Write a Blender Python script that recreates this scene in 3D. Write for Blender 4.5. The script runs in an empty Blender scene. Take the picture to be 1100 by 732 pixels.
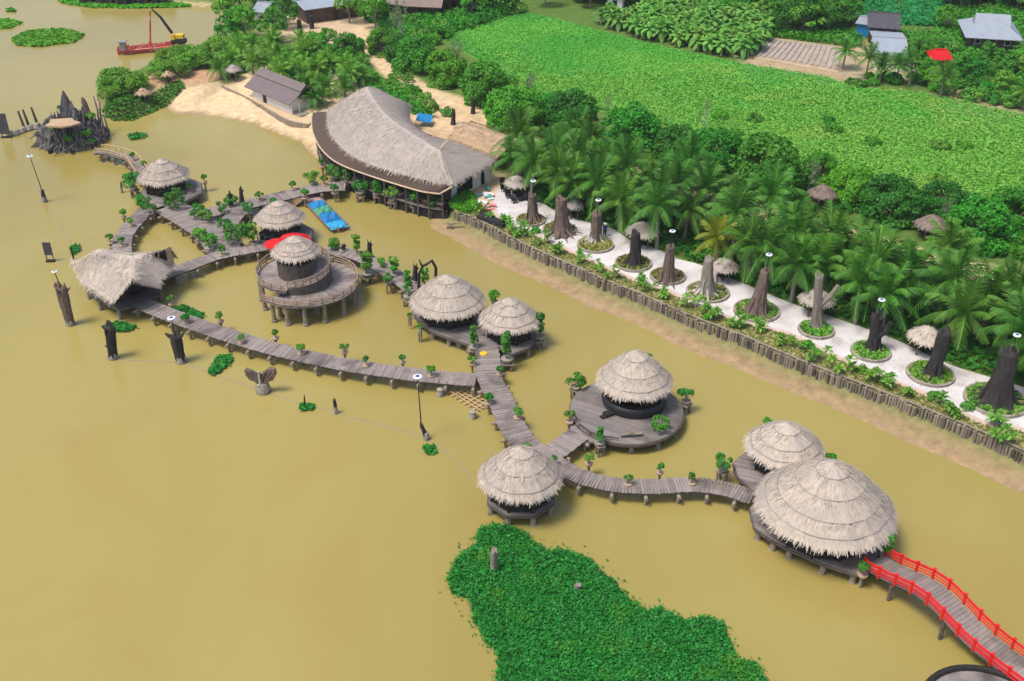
import bpy, math, random
import numpy as np
from mathutils import Vector, Matrix
rng = np.random.default_rng(7); random.seed(7)
sc = bpy.context.scene; COL = sc.collection
R = math.radians; PI = math.pi
# ------------------------------------------------------------------ camera, sky, sun, exposure
F, TH, H = 1150.0, R(31.5), 60.0
cam = bpy.data.objects.new('camera', bpy.data.cameras.new('camera')); COL.objects.link(cam)
cam.location = (0, 0, H); cam.rotation_euler = (PI/2-TH, 0, 0)
cam.data.sensor_width = 36; cam.data.lens = 36*F/1100; cam.data.clip_start = .5; cam.data.clip_end = 6000
sc.camera = cam
W = bpy.data.worlds.new('World'); sc.world = W; W.use_nodes = True
nt = W.node_tree; sky = nt.nodes.new('ShaderNodeTexSky'); sky.sky_type = 'NISHITA'; sky.sun_disc = False
SUN_EL, SUN_AZ = R(64), R(-118)         # azimuth from +Y towards +X
sky.sun_elevation = SUN_EL; sky.sun_rotation = SUN_AZ; sky.dust_density = 3.0; sky.ozone_density = .6
bg = nt.nodes['Background']; nt.links.new(sky.outputs[0], bg.inputs[0]); bg.inputs[1].default_value = .12
sl = bpy.data.lights.new('sun', 'SUN'); sl.energy = 2.1; sl.angle = R(18); sl.color = (1, .94, .84)
so = bpy.data.objects.new('sun', sl); COL.objects.link(so); so.location = (-60, 120, 200)
sd = Vector((math.cos(SUN_EL)*math.sin(SUN_AZ), math.cos(SUN_EL)*math.cos(SUN_AZ), math.sin(SUN_EL)))
so.rotation_euler = sd.to_track_quat('Z', 'Y').to_euler()
vs = sc.view_settings; vs.view_transform = 'Standard'; vs.look = 'None'; vs.exposure = .62; vs.gamma = 1
# ------------------------------------------------------------------ photo pixel -> place on the plane z
CT, ST = math.cos(TH), math.sin(TH)
def P(px, py, z=0.0):
    u, v = (px-550)/F, (366-py)/F
    d = Vector((u, CT+v*ST, -ST+v*CT)); t = (z-H)/d.z
    return Vector((d.x*t, d.y*t, z))
def depth(p): return p[1]*CT-(p[2]-H)*ST
def proj(p):
    d = depth(p); return 550+F*p[0]/d, 366-F*(p[1]*ST+(p[2]-H)*CT)/d
def mpp(p): return depth(p)/F          # metres per pixel
def pts(l, z=0.0): return [P(a[0], a[1], a[2] if len(a) > 2 else z) for a in l]
# ------------------------------------------------------------------ materials
MATS = {}
def M(name, c1, c2=None, scale=2.0, rough=.85, attr=0.0, bump=0.0, stretch=None, spec=.25, orand=0.0, transl=0.0, coat=0.0, metal=0.0, extra=None):
    m = bpy.data.materials.new(name); m.use_nodes = True; n = m.node_tree.nodes; L = m.node_tree.links
    b = n['Principled BSDF']; b.inputs['Roughness'].default_value = rough; b.inputs['Specular IOR Level'].default_value = spec
    b.inputs['Metallic'].default_value = metal; b.inputs['Coat Weight'].default_value = coat
    c2 = c2 or tuple(x*.7 for x in c1)
    tc = n.new('ShaderNodeTexCoord'); mp = n.new('ShaderNodeMapping'); L.new(tc.outputs['Object'], mp.inputs[0])
    if stretch: mp.inputs['Scale'].default_value = stretch
    no = n.new('ShaderNodeTexNoise'); no.inputs['Scale'].default_value = scale; no.inputs['Detail'].default_value = 5; no.inputs['Roughness'].default_value = .65
    L.new(mp.outputs[0], no.inputs[0]); fac = no.outputs[0]
    mr = n.new('ShaderNodeMapRange'); mr.inputs[1].default_value = .3; mr.inputs[2].default_value = .7; L.new(fac, mr.inputs[0]); fac = mr.outputs[0]
    if attr:
        at = n.new('ShaderNodeAttribute'); at.attribute_name = 'v'
        mx = n.new('ShaderNodeMix'); mx.inputs[0].default_value = attr; L.new(fac, mx.inputs[2]); L.new(at.outputs['Fac'], mx.inputs[3]); fac = mx.outputs[0]
    cr = n.new('ShaderNodeMix'); cr.data_type = 'RGBA'; L.new(fac, cr.inputs[0])
    cr.inputs[6].default_value = (*c1, 1); cr.inputs[7].default_value = (*c2, 1); col = cr.outputs[2]
    if extra:                                   # blotches of a third colour (stains, moss, dry leaves)
        c3, s3, lo = extra
        n3 = n.new('ShaderNodeTexNoise'); n3.inputs['Scale'].default_value = s3; n3.inputs['Detail'].default_value = 3; L.new(tc.outputs['Object'], n3.inputs[0])
        m3 = n.new('ShaderNodeMapRange'); m3.inputs[1].default_value = lo; m3.inputs[2].default_value = lo+.15; L.new(n3.outputs[0], m3.inputs[0])
        x3 = n.new('ShaderNodeMix'); x3.data_type = 'RGBA'; L.new(m3.outputs[0], x3.inputs[0]); L.new(col, x3.inputs[6]); x3.inputs[7].default_value = (*c3, 1); col = x3.outputs[2]
    if orand:
        oi = n.new('ShaderNodeObjectInfo'); hs = n.new('ShaderNodeHueSaturation'); L.new(col, hs.inputs['Color'])
        a = n.new('ShaderNodeMapRange'); a.inputs[3].default_value = 1-orand; a.inputs[4].default_value = 1+orand; L.new(oi.outputs['Random'], a.inputs[0]); L.new(a.outputs[0], hs.inputs['Value'])
        ml = n.new('ShaderNodeMath'); ml.operation = 'MULTIPLY'; ml.inputs[1].default_value = 7.13; L.new(oi.outputs['Random'], ml.inputs[0])
        fr = n.new('ShaderNodeMath'); fr.operation = 'FRACT'; L.new(ml.outputs[0], fr.inputs[0])
        h = n.new('ShaderNodeMapRange'); h.inputs[3].default_value = .5-orand*.11; h.inputs[4].default_value = .5+orand*.06; L.new(fr.outputs[0], h.inputs[0]); L.new(h.outputs[0], hs.inputs['Hue'])
        col = hs.outputs[0]
    L.new(col, b.inputs['Base Color'])
    if bump:
        bp = n.new('ShaderNodeBump'); bp.inputs['Strength'].default_value = bump; bp.inputs['Distance'].default_value = .1
        L.new(no.outputs[0], bp.inputs['Height']); L.new(bp.outputs[0], b.inputs['Normal'])
    if transl:
        tr = n.new('ShaderNodeBsdfTranslucent'); L.new(col, tr.inputs[0]); ms = n.new('ShaderNodeMixShader'); ms.inputs[0].default_value = transl
        L.new(b.outputs[0], ms.inputs[1]); L.new(tr.outputs[0], ms.inputs[2]); L.new(ms.outputs[0], n['Material Output'].inputs[0])
    MATS[name] = m; return m
def leafm(name, c1, c2, orand=.18, extra=None): return M(name, c1, c2, 1.2, .55, .65, 0, None, .3, orand, .28, extra=extra)
M('thatch', (.63, .54, .445), (.34, .29, .25), 1.6, .95, .55, .0, None, .1, .05, extra=((.44, .385, .345), .7, .52))
M('thatch_old', (.47, .41, .36), (.34, .295, .26), .35, .95, .45, 0, None, .1)
M('thatch_tan', (.56, .40, .25), (.36, .255, .165), .6, .95, .5, 0, None, .1)
M('thatch_brown', (.30, .235, .2), (.17, .13, .11), 1, .95, .5, 0, None, .1, .1)
M('rope', (.34, .30, .265), (.25, .215, .19), 3)
M('plank', (.34, .29, .265), (.15, .125, .12), 1.2, .8, .6, .2, (1, 1, 1), extra=((.12, .1, .09), .35, .56))
M('deck', (.30, .26, .24), (.12, .105, .1), .8, .8, .6, .2, None, .3, extra=((.09, .08, .075), .3, .55))
M('timber', (.16, .13, .11), (.06, .05, .045), 3, .85, .3, .2)
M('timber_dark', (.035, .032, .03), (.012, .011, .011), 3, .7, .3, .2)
M('black_gloss', (.012, .013, .014), (.02, .02, .02), 3, .35, spec=.5)
M('log_tan', (.36, .30, .22), (.16, .13, .10), 2.5, .9, .2, .3, extra=((.10, .085, .06), 1.5, .56))
M('concrete', (.40, .36, .30), (.20, .18, .15), 3, .9, 0, .2, extra=((.12, .12, .07), 2, .57))
M('pot', (.50, .36, .25), (.33, .24, .18), 3, .85, 0, .1)
M('bark_brown', (.24, .175, .14), (.06, .045, .04), 2.0, .95, .2, .6, (3, 3, .5))
M('bark_dark', (.06, .052, .05), (.018, .017, .018), 2.0, .9, .2, .6, (3, 3, .5))
M('bark_grey', (.30, .26, .22), (.16, .14, .12), 3, .9, .2, .3, (2, 2, .5))
M('bark_pale', (.55, .52, .45), (.3, .3, .25), 3, .9)
M('rock', (.20, .185, .19), (.03, .03, .033), 1.6, .9, .6, .5, (1, 1, .4))
M('white_wall', (.84, .82, .78), (.70, .67, .62), .6, .8, extra=((.42, .38, .32), .5, .62))
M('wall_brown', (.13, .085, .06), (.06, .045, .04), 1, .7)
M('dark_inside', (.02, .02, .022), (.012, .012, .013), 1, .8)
M('brown_sheet', (.105, .075, .062), (.08, .058, .048), 1.2, .75, .3, spec=.08)
M('roof_violet', (.20, .165, .165), (.14, .11, .11), 1, .6, .4)
M('trim', (.62, .46, .32), (.45, .33, .23), 2, .7)
M('zinc', (.33, .37, .43), (.24, .27, .32), .7, .5, .3, metal=.0, spec=.4)
M('tile_dark', (.10, .095, .11), (.05, .05, .06), 1.5, .7)
M('red_cloth', (.80, .012, .02), (.55, .008, .012), 1.5, .6, transl=.2)
M('red_paint', (.75, .018, .015), (.55, .012, .012), 4, .45, spec=.4)
M('red_hull', (.55, .10, .085), (.36, .08, .07), 1.2, .8, extra=((.6, .42, .34), .9, .52))
M('orange', (.8, .22, .05), (.6, .16, .05), 2, .6)
M('blue_tarp', (.02, .25, .55), (.01, .12, .33), 1.8, .5, .3, .5)
M('blue_paint', (.04, .36, .60), (.02, .25, .45), 2, .6, .4)
M('green_tarp', (.10, .36, .22), (.06, .25, .15), 2, .6)
M('pink_deck', (.45, .28, .27), (.3, .19, .19), 2, .8, .4)
M('boat_wood', (.30, .2, .15), (.15, .1, .08), 3, .8, .3)
M('yellow', (.75, .50, .03), (.6, .4, .03), 2, .5)
M('metal_dark', (.03, .03, .032), (.02, .02, .02), 2, .5)
M('metal_grey', (.3, .3, .31), (.2, .2, .2), 2, .5)
M('white_paint', (.8, .8, .8), (.7, .7, .72), 2, .4)
M('lens', (.04, .12, .3), (.03, .1, .25), 2, .2)
M('paving', (.66, .63, .63), (.50, .475, .47), .35, .85, 0, .05, extra=((.44, .40, .37), .4, .52))
M('pink_kerb', (.62, .47, .40), (.48, .36, .3), .8, .85)
M('sand', (.62, .46, .29), (.48, .35, .22), .5, .95, 0, .15)
M('strip_soil', (.40, .34, .17), (.20, .22, .07), .5, .95, 0, .3)
M('stake', (.33, .28, .22), (.07, .06, .05), 3, .95, .8, .2)
M('bamboo', (.60, .42, .22), (.36, .25, .14), 3, .7, .6)
M('skin', (.45, .26, .17), (.4, .22, .14), 3, .6); M('cloth_blue', (.02, .05, .25), (.015, .04, .2), 5, .8)
M('cloth_dark', (.03, .03, .04), None, 5, .8); M('hat_white', (.8, .78, .72), None, 5, .8)
M('teal', (.10, .42, .45), (.06, .3, .33), 4, .7); M('pink', (.8, .3, .32), (.7, .2, .2), 4, .7)
M('plastic_mulch', (.42, .38, .36), (.3, .26, .24), .6, .5, extra=((.2, .22, .1), .8, .6))
M('plot_soil', (.50, .37, .24), (.36, .26, .17), .6, .95)
leafm('leaf_tree', (.018, .16, .010), (.075, .37, .02)); leafm('leaf_bright', (.04, .24, .010), (.14, .48, .025))
leafm('leaf_dark', (.016, .12, .010), (.06, .28, .02), .1); leafm('leaf_palm', (.008, .075, .008), (.13, .36, .035), .16)
leafm('leaf_palm_dry', (.09, .17, .012), (.34, .36, .03), .1); leafm('leaf_banana', (.05, .22, .03), (.20, .46, .07), .2)
leafm('leaf_grey', (.12, .2, .08), (.25, .33, .15), .2); leafm('leaf_mangrove', (.06, .24, .015), (.24, .50, .05), .12)
leafm('leaf_bonsai', (.025, .16, .02), (.08, .36, .035), .2); leafm('leaf_hyacinth', (.006, .10, .010), (.036, .36, .038), .05, extra=((.07, .28, .025), .35, .56))
leafm('leaf_field', (.08, .40, .045), (.125, .48, .06), 0, extra=((.20, .52, .06), .03, .52))
leafm('leaf_wild', (.12, .38, .04), (.25, .53, .07), 0, extra=((.36, .50, .09), .06, .54))
leafm('leaf_shrub', (.06, .24, .02), (.22, .48, .06), .15); leafm('leaf_bed', (.14, .19, .03), (.33, .34, .09), .25)
leafm('leaf_rice', (.012, .20, .05), (.04, .38, .09), 0)
# ------------------------------------------------------------------ mesh builder
def arr(x): return np.asarray(x, dtype=float)
class MB:
    def __init__(s): s.V = []; s.Fc = []; s.A = []; s.n = 0
    def add(s, V, Fc, a=None):
        V = arr(V).reshape(-1, 3); o = s.n; s.V.append(V); s.n += len(V)
        s.Fc += [tuple(i+o for i in f) for f in Fc]
        if a is None: a = random.random()
        s.A += list(a) if hasattr(a, '__len__') else [a]*len(Fc)
        return s
    def quads(s, Q, a):
        Q = arr(Q); o = s.n; s.V.append(Q.reshape(-1, 3)); s.n += 4*len(Q)
        s.Fc += (np.arange(4*len(Q)).reshape(-1, 4)+o).tolist(); s.A += list(a); return s
    def box(s, c, d, X=(1, 0, 0), Y=None, Z=(0, 0, 1), a=None):
        c, X, Z = arr(c), arr(X), arr(Z); X = X/np.linalg.norm(X); Y = np.cross(Z, X) if Y is None else arr(Y); Y = Y/np.linalg.norm(Y); Z = np.cross(X, Y)
        V = [c+X*i*d[0]/2+Y*j*d[1]/2+Z*k*d[2]/2 for k in (-1, 1) for i, j in ((-1, -1), (1, -1), (1, 1), (-1, 1))]
        return s.add(V, [(3, 2, 1, 0), (4, 5, 6, 7), (0, 1, 5, 4), (1, 2, 6, 5), (2, 3, 7, 6), (3, 0, 4, 7)], a)
    def beam(s, p, q, w, h=None, a=None):
        p, q = arr(p), arr(q); X = q-p; L = np.linalg.norm(X)
        if L < 1e-6: return s
        Z = arr((0, 0, 1)) if abs(X[2])/L < .95 else arr((0, 1, 0)); Y = np.cross(Z, X)
        return s.box((p+q)/2, (L, w, h or w), X, Y, a=a)
    def tube(s, pp, rr, n=6, a=None, cap=True, sq=None):
        pp = [arr(p) for p in pp]; rr = [rr]*len(pp) if not hasattr(rr, '__len__') else rr
        V = []; Fc = []
        for i, p in enumerate(pp):
            t = pp[min(i+1, len(pp)-1)]-pp[max(i-1, 0)]; t = t/(np.linalg.norm(t)+1e-9)
            u = np.cross(t, (0, 0, 1) if abs(t[2]) < .9 else (0, 1, 0)); u /= np.linalg.norm(u); w = np.cross(t, u)
            V += [p+rr[i]*(u*math.cos(2*PI*k/n)+w*math.sin(2*PI*k/n)) for k in range(n)]
        for i in range(len(pp)-1): Fc += [(i*n+k, i*n+k+n, i*n+(k+1) % n+n, i*n+(k+1) % n) for k in range(n)]
        if cap: Fc += [tuple(range(n)), tuple(range((len(pp)-1)*n, len(pp)*n))[::-1]]
        return s.add(V, Fc, a)
    def lathe(s, prof, n=12, c=(0, 0, 0), a=None):
        c = arr(c); V = [c+arr((r*math.cos(2*PI*k/n), r*math.sin(2*PI*k/n), z)) for r, z in prof for k in range(n)]
        Fc = [(i*n+k, i*n+(k+1) % n, i*n+n+(k+1) % n, i*n+n+k) for i in range(len(prof)-1) for k in range(n)]
        Fc += [tuple(range(n))[::-1], tuple(range((len(prof)-1)*n, len(prof)*n))]
        return s.add(V, Fc, a)
    def prism(s, poly, z0, z1, a=None):
        n = len(poly); ar = sum(poly[i][0]*poly[(i+1) % n][1]-poly[(i+1) % n][0]*poly[i][1] for i in range(n))
        if ar < 0: poly = poly[::-1]
        V = [(p[0], p[1], z0) for p in poly]+[(p[0], p[1], z1) for p in poly]
        return s.add(V, [tuple(range(n))[::-1], tuple(range(n, 2*n))]+[(i, (i+1) % n, n+(i+1) % n, n+i) for i in range(n)], a)
    def build(s, name, mat, parent=None, smooth=False, origin=None):
        V = np.concatenate(s.V) if s.V else np.zeros((0, 3))
        r = parent
        while r is not None and r.parent is not None: r = r.parent
        off = r.location if r is not None else Vector(origin or (0, 0, 0))
        me = bpy.data.meshes.new(name); me.from_pydata((V-arr(off)).tolist(), [], s.Fc)
        at = me.attributes.new('v', 'FLOAT', 'FACE'); at.data.foreach_set('value', arr(s.A).astype(np.float32))
        me.materials.append(MATS[mat] if isinstance(mat, str) else mat)
        if smooth: me.polygons.foreach_set('use_smooth', [True]*len(me.polygons))
        o = bpy.data.objects.new(name, me); COL.objects.link(o)
        if r is not None: o.parent = parent
        else: o.location = off
        return o
def tag(o, label=None, cat=None, group=None, kind=None):
    if label: o['label'] = label
    if cat: o['category'] = cat
    if group: o['group'] = group
    if kind: o['kind'] = kind
    return o
def thing(name, label, cat, loc=(0, 0, 0), group=None):
    o = bpy.data.objects.new(name, None); COL.objects.link(o); o.location = loc; o.empty_display_size = .3
    return tag(o, label, cat, group)
def dup(o, parent=None):
    c = o.copy(); COL.objects.link(c)
    if parent is not None: c.parent = parent
    for ch in list(o.children): dup(ch, c)
    return c
class Proto:                                     # the first use places the original, later uses copies of it and its parts
    def __init__(s, root): s.r = root; s.used = False
    def put(s, loc, rz=0, sca=1.0, label=None, group=None, cat=None, sz=None, tilt=0):
        o = dup(s.r) if s.used else s.r; s.used = True
        o.location = loc; o.rotation_euler = (tilt, 0, rz); o.scale = (sca, sca, sz or sca)
        return tag(o, label, cat, group)
def part(parent, name, mesh, loc, rz=0, sca=1):   # a child sharing a mesh, at a world place
    o = bpy.data.objects.new(name, mesh); COL.objects.link(o); o.parent = parent; o.location = Vector(loc)-parent.location
    o.rotation_euler = (0, 0, rz); o.scale = (sca, sca, sca) if not hasattr(sca, '__len__') else sca
    return o
def shared(mb, name, mat, smooth=False):
    o = mb.build(name, mat, None, smooth); me = o.data; bpy.data.objects.remove(o); return me
def smoothline(ps, step):
    ps = [Vector(p) for p in ps]; q = [ps[0]*2-ps[1]]+ps+[ps[-1]*2-ps[-2]]; out = []
    for i in range(1, len(q)-2):
        for k in range(16):
            t = k/16; a, b, c, d = q[i-1:i+3]
            out.append(.5*((2*b)+(c-a)*t+(2*a-5*b+4*c-d)*t*t+(3*b-a-3*c+d)*t**3))
    out.append(ps[-1]); res = [out[0]]; acc = 0
    for a, b in zip(out, out[1:]):
        L = (b-a).length
        while L > 1e-9 and acc+L >= step:
            t = (step-acc)/L; a = a.lerp(b, t); res.append(a.copy()); L = (b-a).length; acc = 0
        acc += L
    return res
def normals2(ps):
    out = []
    for i in range(len(ps)):
        t = ps[min(i+1, len(ps)-1)]-ps[max(i-1, 0)]; t.z = 0; t.normalize(); out.append((t, Vector((-t.y, t.x, 0))))
    return out
ORD = ['first', 'second', 'third', 'fourth', 'fifth', 'sixth', 'seventh', 'eighth', 'ninth', 'tenth', 'eleventh', 'twelfth', 'thirteenth', 'fourteenth', 'fifteenth', 'sixteenth']
# ------------------------------------------------------------------ thatch and leaves
def unit(a): return a/(np.linalg.norm(a, axis=-1, keepdims=True)+1e-9)
def thatch(V, Fc, dens, ln, wd, edges=(), fr=.45, edens=20, lift=.04):
    V = arr(V); T = []
    for f in Fc:
        for i in range(1, len(f)-1): T.append((f[0], f[i], f[i+1]))
    T = arr(T).astype(int); A, B, C = V[T[:, 0]], V[T[:, 1]], V[T[:, 2]]; N = np.cross(B-A, C-A); ar = np.linalg.norm(N, axis=1)/2; N = unit(N); N[N[:, 2] < 0] *= -1
    n = int(ar.sum()*dens); idx = rng.choice(len(T), n, p=ar/ar.sum()); u = rng.random((n, 2)); m = u.sum(1) > 1; u[m] = 1-u[m]
    p = A[idx]+(B-A)[idx]*u[:, :1]+(C-A)[idx]*u[:, 1:]; nn = N[idx]
    d = unit(np.array([0, 0, -1.])-nn*(-nn[:, 2:3])+rng.normal(0, .02, (n, 3))); s = np.cross(nn, d)
    an = rng.normal(0, .22, (n, 1)); d = d*np.cos(an)+s*np.sin(an); s = np.cross(nn, d)
    L = ln*rng.uniform(.6, 1.3, (n, 1)); w = wd*rng.uniform(.6, 1.4, (n, 1)); l1 = rng.uniform(.3, 1.8, (n, 1))*lift
    Q = np.stack([p-d*L*.12-s*w/2+nn*.01, p-d*L*.12+s*w/2+nn*.01, p+d*L*.88+s*w*.25+nn*l1, p+d*L*.88-s*w*.25+nn*l1], 1)
    av = rng.random(n)
    for a, b, c in edges:                        # eave edge a-b of a roof centred on c: hanging straw
        a, b, c = arr(a), arr(b), arr(c); k = max(2, int(np.linalg.norm(b-a)*edens)); t = rng.random((k, 1)); p = a+(b-a)*t
        o = p-c; o[:, 2] = 0; o = unit(o); e = unit(b-a)
        d = unit(o*.75+np.array([0, 0, -.75])+e*rng.normal(0, .25, (k, 1))); s = e[None, :]*np.ones((k, 1)); L = fr*rng.uniform(.5, 1.35, (k, 1)); w = wd*rng.uniform(.7, 1.6, (k, 1))
        st = p-d*.25+np.array([0, 0, .06])
        Q = np.concatenate([Q, np.stack([st-s*w/2, st+s*w/2, p+d*L+s*w*.15, p+d*L-s*w*.15], 1)]); av = np.concatenate([av, rng.random(k)*.6])
    return Q, av
def leaves(cent, dirs, size, asp=1.6, jit=.7, bias=None):
    n = len(cent); nn = unit(dirs+rng.normal(0, jit, (n, 3))); t = unit(np.cross(nn, rng.normal(0, 1, (n, 3)))); b = np.cross(nn, t)
    s = size*rng.uniform(.65, 1.35, (n, 1)); L, w = t*s*asp/2, b*s/2
    return np.stack([cent-L, cent+w, cent+L, cent-w], 1), rng.random(n)
def crown(mb, n, r, h, z0, lobes, leaf, low=-.25, rag=.28, asp=1.6):
    # leaf clumps spread over and through a dome of radius r, height h, whose widest level is z0
    q = unit(rng.normal(0, 1, (lobes*3, 3))); q = q[q[:, 2] > low][:lobes]
    c = q*arr((r, r, h))*rng.uniform(.62, .86, (len(q), 1))+arr((0, 0, z0)); lr = r*rag*rng.uniform(.7, 1.3, len(q))
    k = rng.integers(0, len(c), n); d = unit(rng.normal(0, 1, (n, 3))+arr((0, 0, .35))); cd = unit(c-arr((0, 0, z0)))[k]
    d = unit(d+cd*.6); nd = unit(d+arr((0, 0, .5))); p = c[k]+d*(lr[k]*rng.uniform(.55, 1.1, n)**.6)[:, None]*arr((1, 1, .8))
    Q, a = leaves(p, nd, leaf, asp, .5); tone = rng.random(len(c))
    mb.quads(Q, np.clip(a*.6+tone[k]*.4, 0, 1)); return c
def inpoly(x, y, poly):
    x, y = arr(x), arr(y); r = np.zeros(x.shape, bool); n = len(poly)
    for i in range(n):
        a, b = poly[i], poly[i-1]; c = (a[1] > y) != (b[1] > y)
        r ^= c & (x < (b[0]-a[0])*(y-a[1])/((b[1]-a[1]) or 1e-9)+a[0])
    return r
def scatter(poly, n):
    x0, x1 = min(p[0] for p in poly), max(p[0] for p in poly); y0, y1 = min(p[1] for p in poly), max(p[1] for p in poly); o = np.zeros((0, 2))
    while len(o) < n:
        q = rng.uniform((x0, y0), (x1, y1), (n*2, 2)); o = np.concatenate([o, q[inpoly(q[:, 0], q[:, 1], poly)]])
    return o[:n]
# ------------------------------------------------------------------ setting: ground, water
LZ = 1.8
WALL_FOOT = .55
WALL = [(1180, 519), (1100, 484), (1070, 470), (1024, 451), (958, 424.5), (860, 387), (796, 359.5), (773, 351), (726, 332.5), (680, 312), (655, 303), (611, 283), (567, 264), (513, 236), (488, 226)]
wl = pts(WALL, LZ)
shore = [(p, 3., WALL_FOOT) for p in wl]               # corner, slope, level at its foot
shore += [(P(x, y, 0), k, f) for x, y, k, f in [(470, 214, .8, .1), (430, 196, .8, .1), (392, 182, .7, .1), (365, 172, .5, 0), (346, 172, .25, 0), (338, 166, .2, 0), (322, 152, .26, 0), (290, 139, .28, 0), (255, 128, .24, 0), (215, 123, .12, 0), (188, 123, .11, 0),
    (174, 113, .4, 0), (160, 121, .7, 0), (141, 127, .7, 0), (120, 128, .7, 0), (106, 116, .7, 0), (105, 100, .6, 0), (125, 87, .6, 0), (160, 72, .6, 0), (205, 55, .6, 0), (240, 40, .6, 0), (238, 22, .5, 0), (225, 9, .5, 0), (150, 2, .4, 0), (70, -6, .4, 0), (-120, -22, .4, 0), (-700, -60, .4, 0)]]
first = wl[0]
land = [(Vector((2600, first.y-60-400, 0)), 3., .45), (first+Vector((40, -26, 0)), 3., .45)]+shore+[(Vector((-2600, 420, 0)), .4, 0), (Vector((-2600, 3000, 0)), .4, 0), (Vector((2600, 3000, 0)), .4, 0)]
LP = [(p[0].x, p[0].y) for p in land]
gx = np.unique(np.concatenate([np.arange(-130, 130.1, .8), np.geomspace(131, 2500, 22), -np.geomspace(131, 2500, 22)]))
gy = np.unique(np.concatenate([np.arange(36, 275.1, .8), np.geomspace(277, 2800, 26), 36-np.geomspace(2, 900, 12)]))
X, Y = np.meshgrid(gx, gy); xf, yf = X.ravel(), Y.ravel()
best = np.full(xf.shape, 1e9); ks = np.zeros_like(best); fs = np.zeros_like(best)
for i in range(len(land)):
    a, b = land[i], land[(i+1) % len(land)]; ax, ay = a[0].x, a[0].y; dx, dy = b[0].x-ax, b[0].y-ay
    t = np.clip(((xf-ax)*dx+(yf-ay)*dy)/(dx*dx+dy*dy+1e-9), 0, 1); d = np.hypot(xf-ax-dx*t, yf-ay-dy*t); m = d < best
    best[m] = d[m]; ks[m] = (a[1]+(b[1]-a[1])*t)[m]; fs[m] = (a[2]+(b[2]-a[2])*t)[m]
inside = inpoly(xf, yf, LP); sdist = np.where(inside, best, -best)
def vnoise(x, y, s, seed=0):
    r = np.random.default_rng(seed); o = 0
    for k in range(5):
        a = r.uniform(0, 2*PI); f = s*(1.7**k)*r.uniform(.8, 1.2); o = o+np.sin((x*math.cos(a)+y*math.sin(a))*f+r.uniform(0, 6)+1.3*np.sin((y*math.cos(a)-x*math.sin(a))*f*.7+r.uniform(0, 6)))/(1.35**k)
    return o/3
sdn = sdist+np.where(ks < 1, vnoise(xf, yf, .35, 3)*.8, vnoise(xf, yf, .3, 5)*.5*(sdist < -1))
hz = np.where(sdn > 0, np.minimum(fs+sdn*ks, LZ), np.maximum(fs+sdn*np.where(fs > .2, .16, np.minimum(ks, .3)), -1.6))
hz += np.where((sdn > 4), vnoise(xf, yf, .2, 9)*.06, 0)
FIELD = [tuple(P(*q, LZ).xy) for q in [(470, 36), (500, 30), (560, 13), (600, 22), (650, 36), (720, 53), (800, 70), (890, 84), (915, 95), (1000, 103), (1100, 124), (1200, 140), (1200, 300), (1060, 252), (960, 222), (870, 192), (760, 152), (690, 126), (600, 112), (540, 78), (500, 56)]]
PATH = [(382, 20), (388, 34), (393, 45), (405, 61), (425, 80), (455, 97), (490, 110), (530, 127), (575, 143), (610, 157), (660, 177), (720, 197), (790, 218), (850, 238), (960, 266), (1010, 281), (1110, 306), (1200, 330)]
pl = smoothline(pts(PATH, LZ), 1.0); px_, py_ = arr([p.x for p in pl]), arr([p.y for p in pl])
near = (np.abs(xf) < 131) & (yf < 300) & (sdist > -15); dp = np.full(xf.shape, 99.)
dp[near] = np.min(np.hypot(xf[near][:, None]-px_[None], yf[near][:, None]-py_[None]), 1)
mud = np.stack([np.full(xf.shape, c) for c in (.345, .24, .135)], 1); col = mud.copy()
def paint(mask, c): 
    w = np.clip(mask, 0, 1)[:, None]; col[:] = col*(1-w)+arr(c)*w
nz = vnoise(xf, yf, .25, 1)
paint(np.where((ks > 1), (sdist-.1)*3, 0), (.15, .17, .05))
paint(np.where((ks < .5) & (ks > .09), (hz-.02)*3.0, 0), (.64, .475, .285))
paint(np.where(ks >= .35, hz*1.4-.2, 0), (.10, .17, .035))
paint(np.where(sdist > 24+nz*3, 1, 0)*(hz > 1), (.10, .17, .035))
sx, sy = P(190, 95, 1).xy; paint(1.6-np.hypot((xf-sx)/16, (yf-sy)/14)+nz*.3, (.10, .18, .03)) if False else None
paint((inpoly(xf, yf, FIELD)*1.0), (.10, .36, .035))
for q, r, c in [((470, 132), 9, (.60, .42, .25)), ((520, 150), 9, (.58, .42, .26)), ((440, 150), 7, (.5, .36, .22)), ((345, 28), 12, (.55, .4, .27)), ((530, 205), 5.5, (.62, .46, .30)), ((212, 106), 9, (.64, .475, .285)), ((300, 120), 9, (.62, .46, .28)), ((880, 62), 14, (.4, .3, .18)), ((940, 70), 10, (.38, .3, .2)), ((1060, 115), 9, (.33, .26, .15)), ((200, 82), 6, (.5, .3, .18))]:
    c0 = P(*q, LZ); paint((1.25-np.hypot(xf-c0.x, (yf-c0.y))/r+nz*.35)*2*(hz > .15), c)
paint((1.9-dp/1.35+nz*.3)*1.5*(hz > .5), (.60, .445, .27))
nx, ny = len(gx), len(gy); ii = np.arange((nx-1)*(ny-1)); i0 = (ii//(nx-1))*nx+ii % (nx-1)
me = bpy.data.meshes.new('ground'); me.from_pydata(np.stack([xf, yf, hz], 1).tolist(), [], np.stack([i0, i0+1, i0+nx+1, i0+nx], 1).tolist())
ca = me.attributes.new('soil', 'FLOAT_COLOR', 'POINT'); ca.data.foreach_set('color', np.concatenate([col, np.ones((len(col), 1))], 1).astype(np.float32).ravel())
me.polygons.foreach_set('use_smooth', [True]*len(me.polygons))
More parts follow.
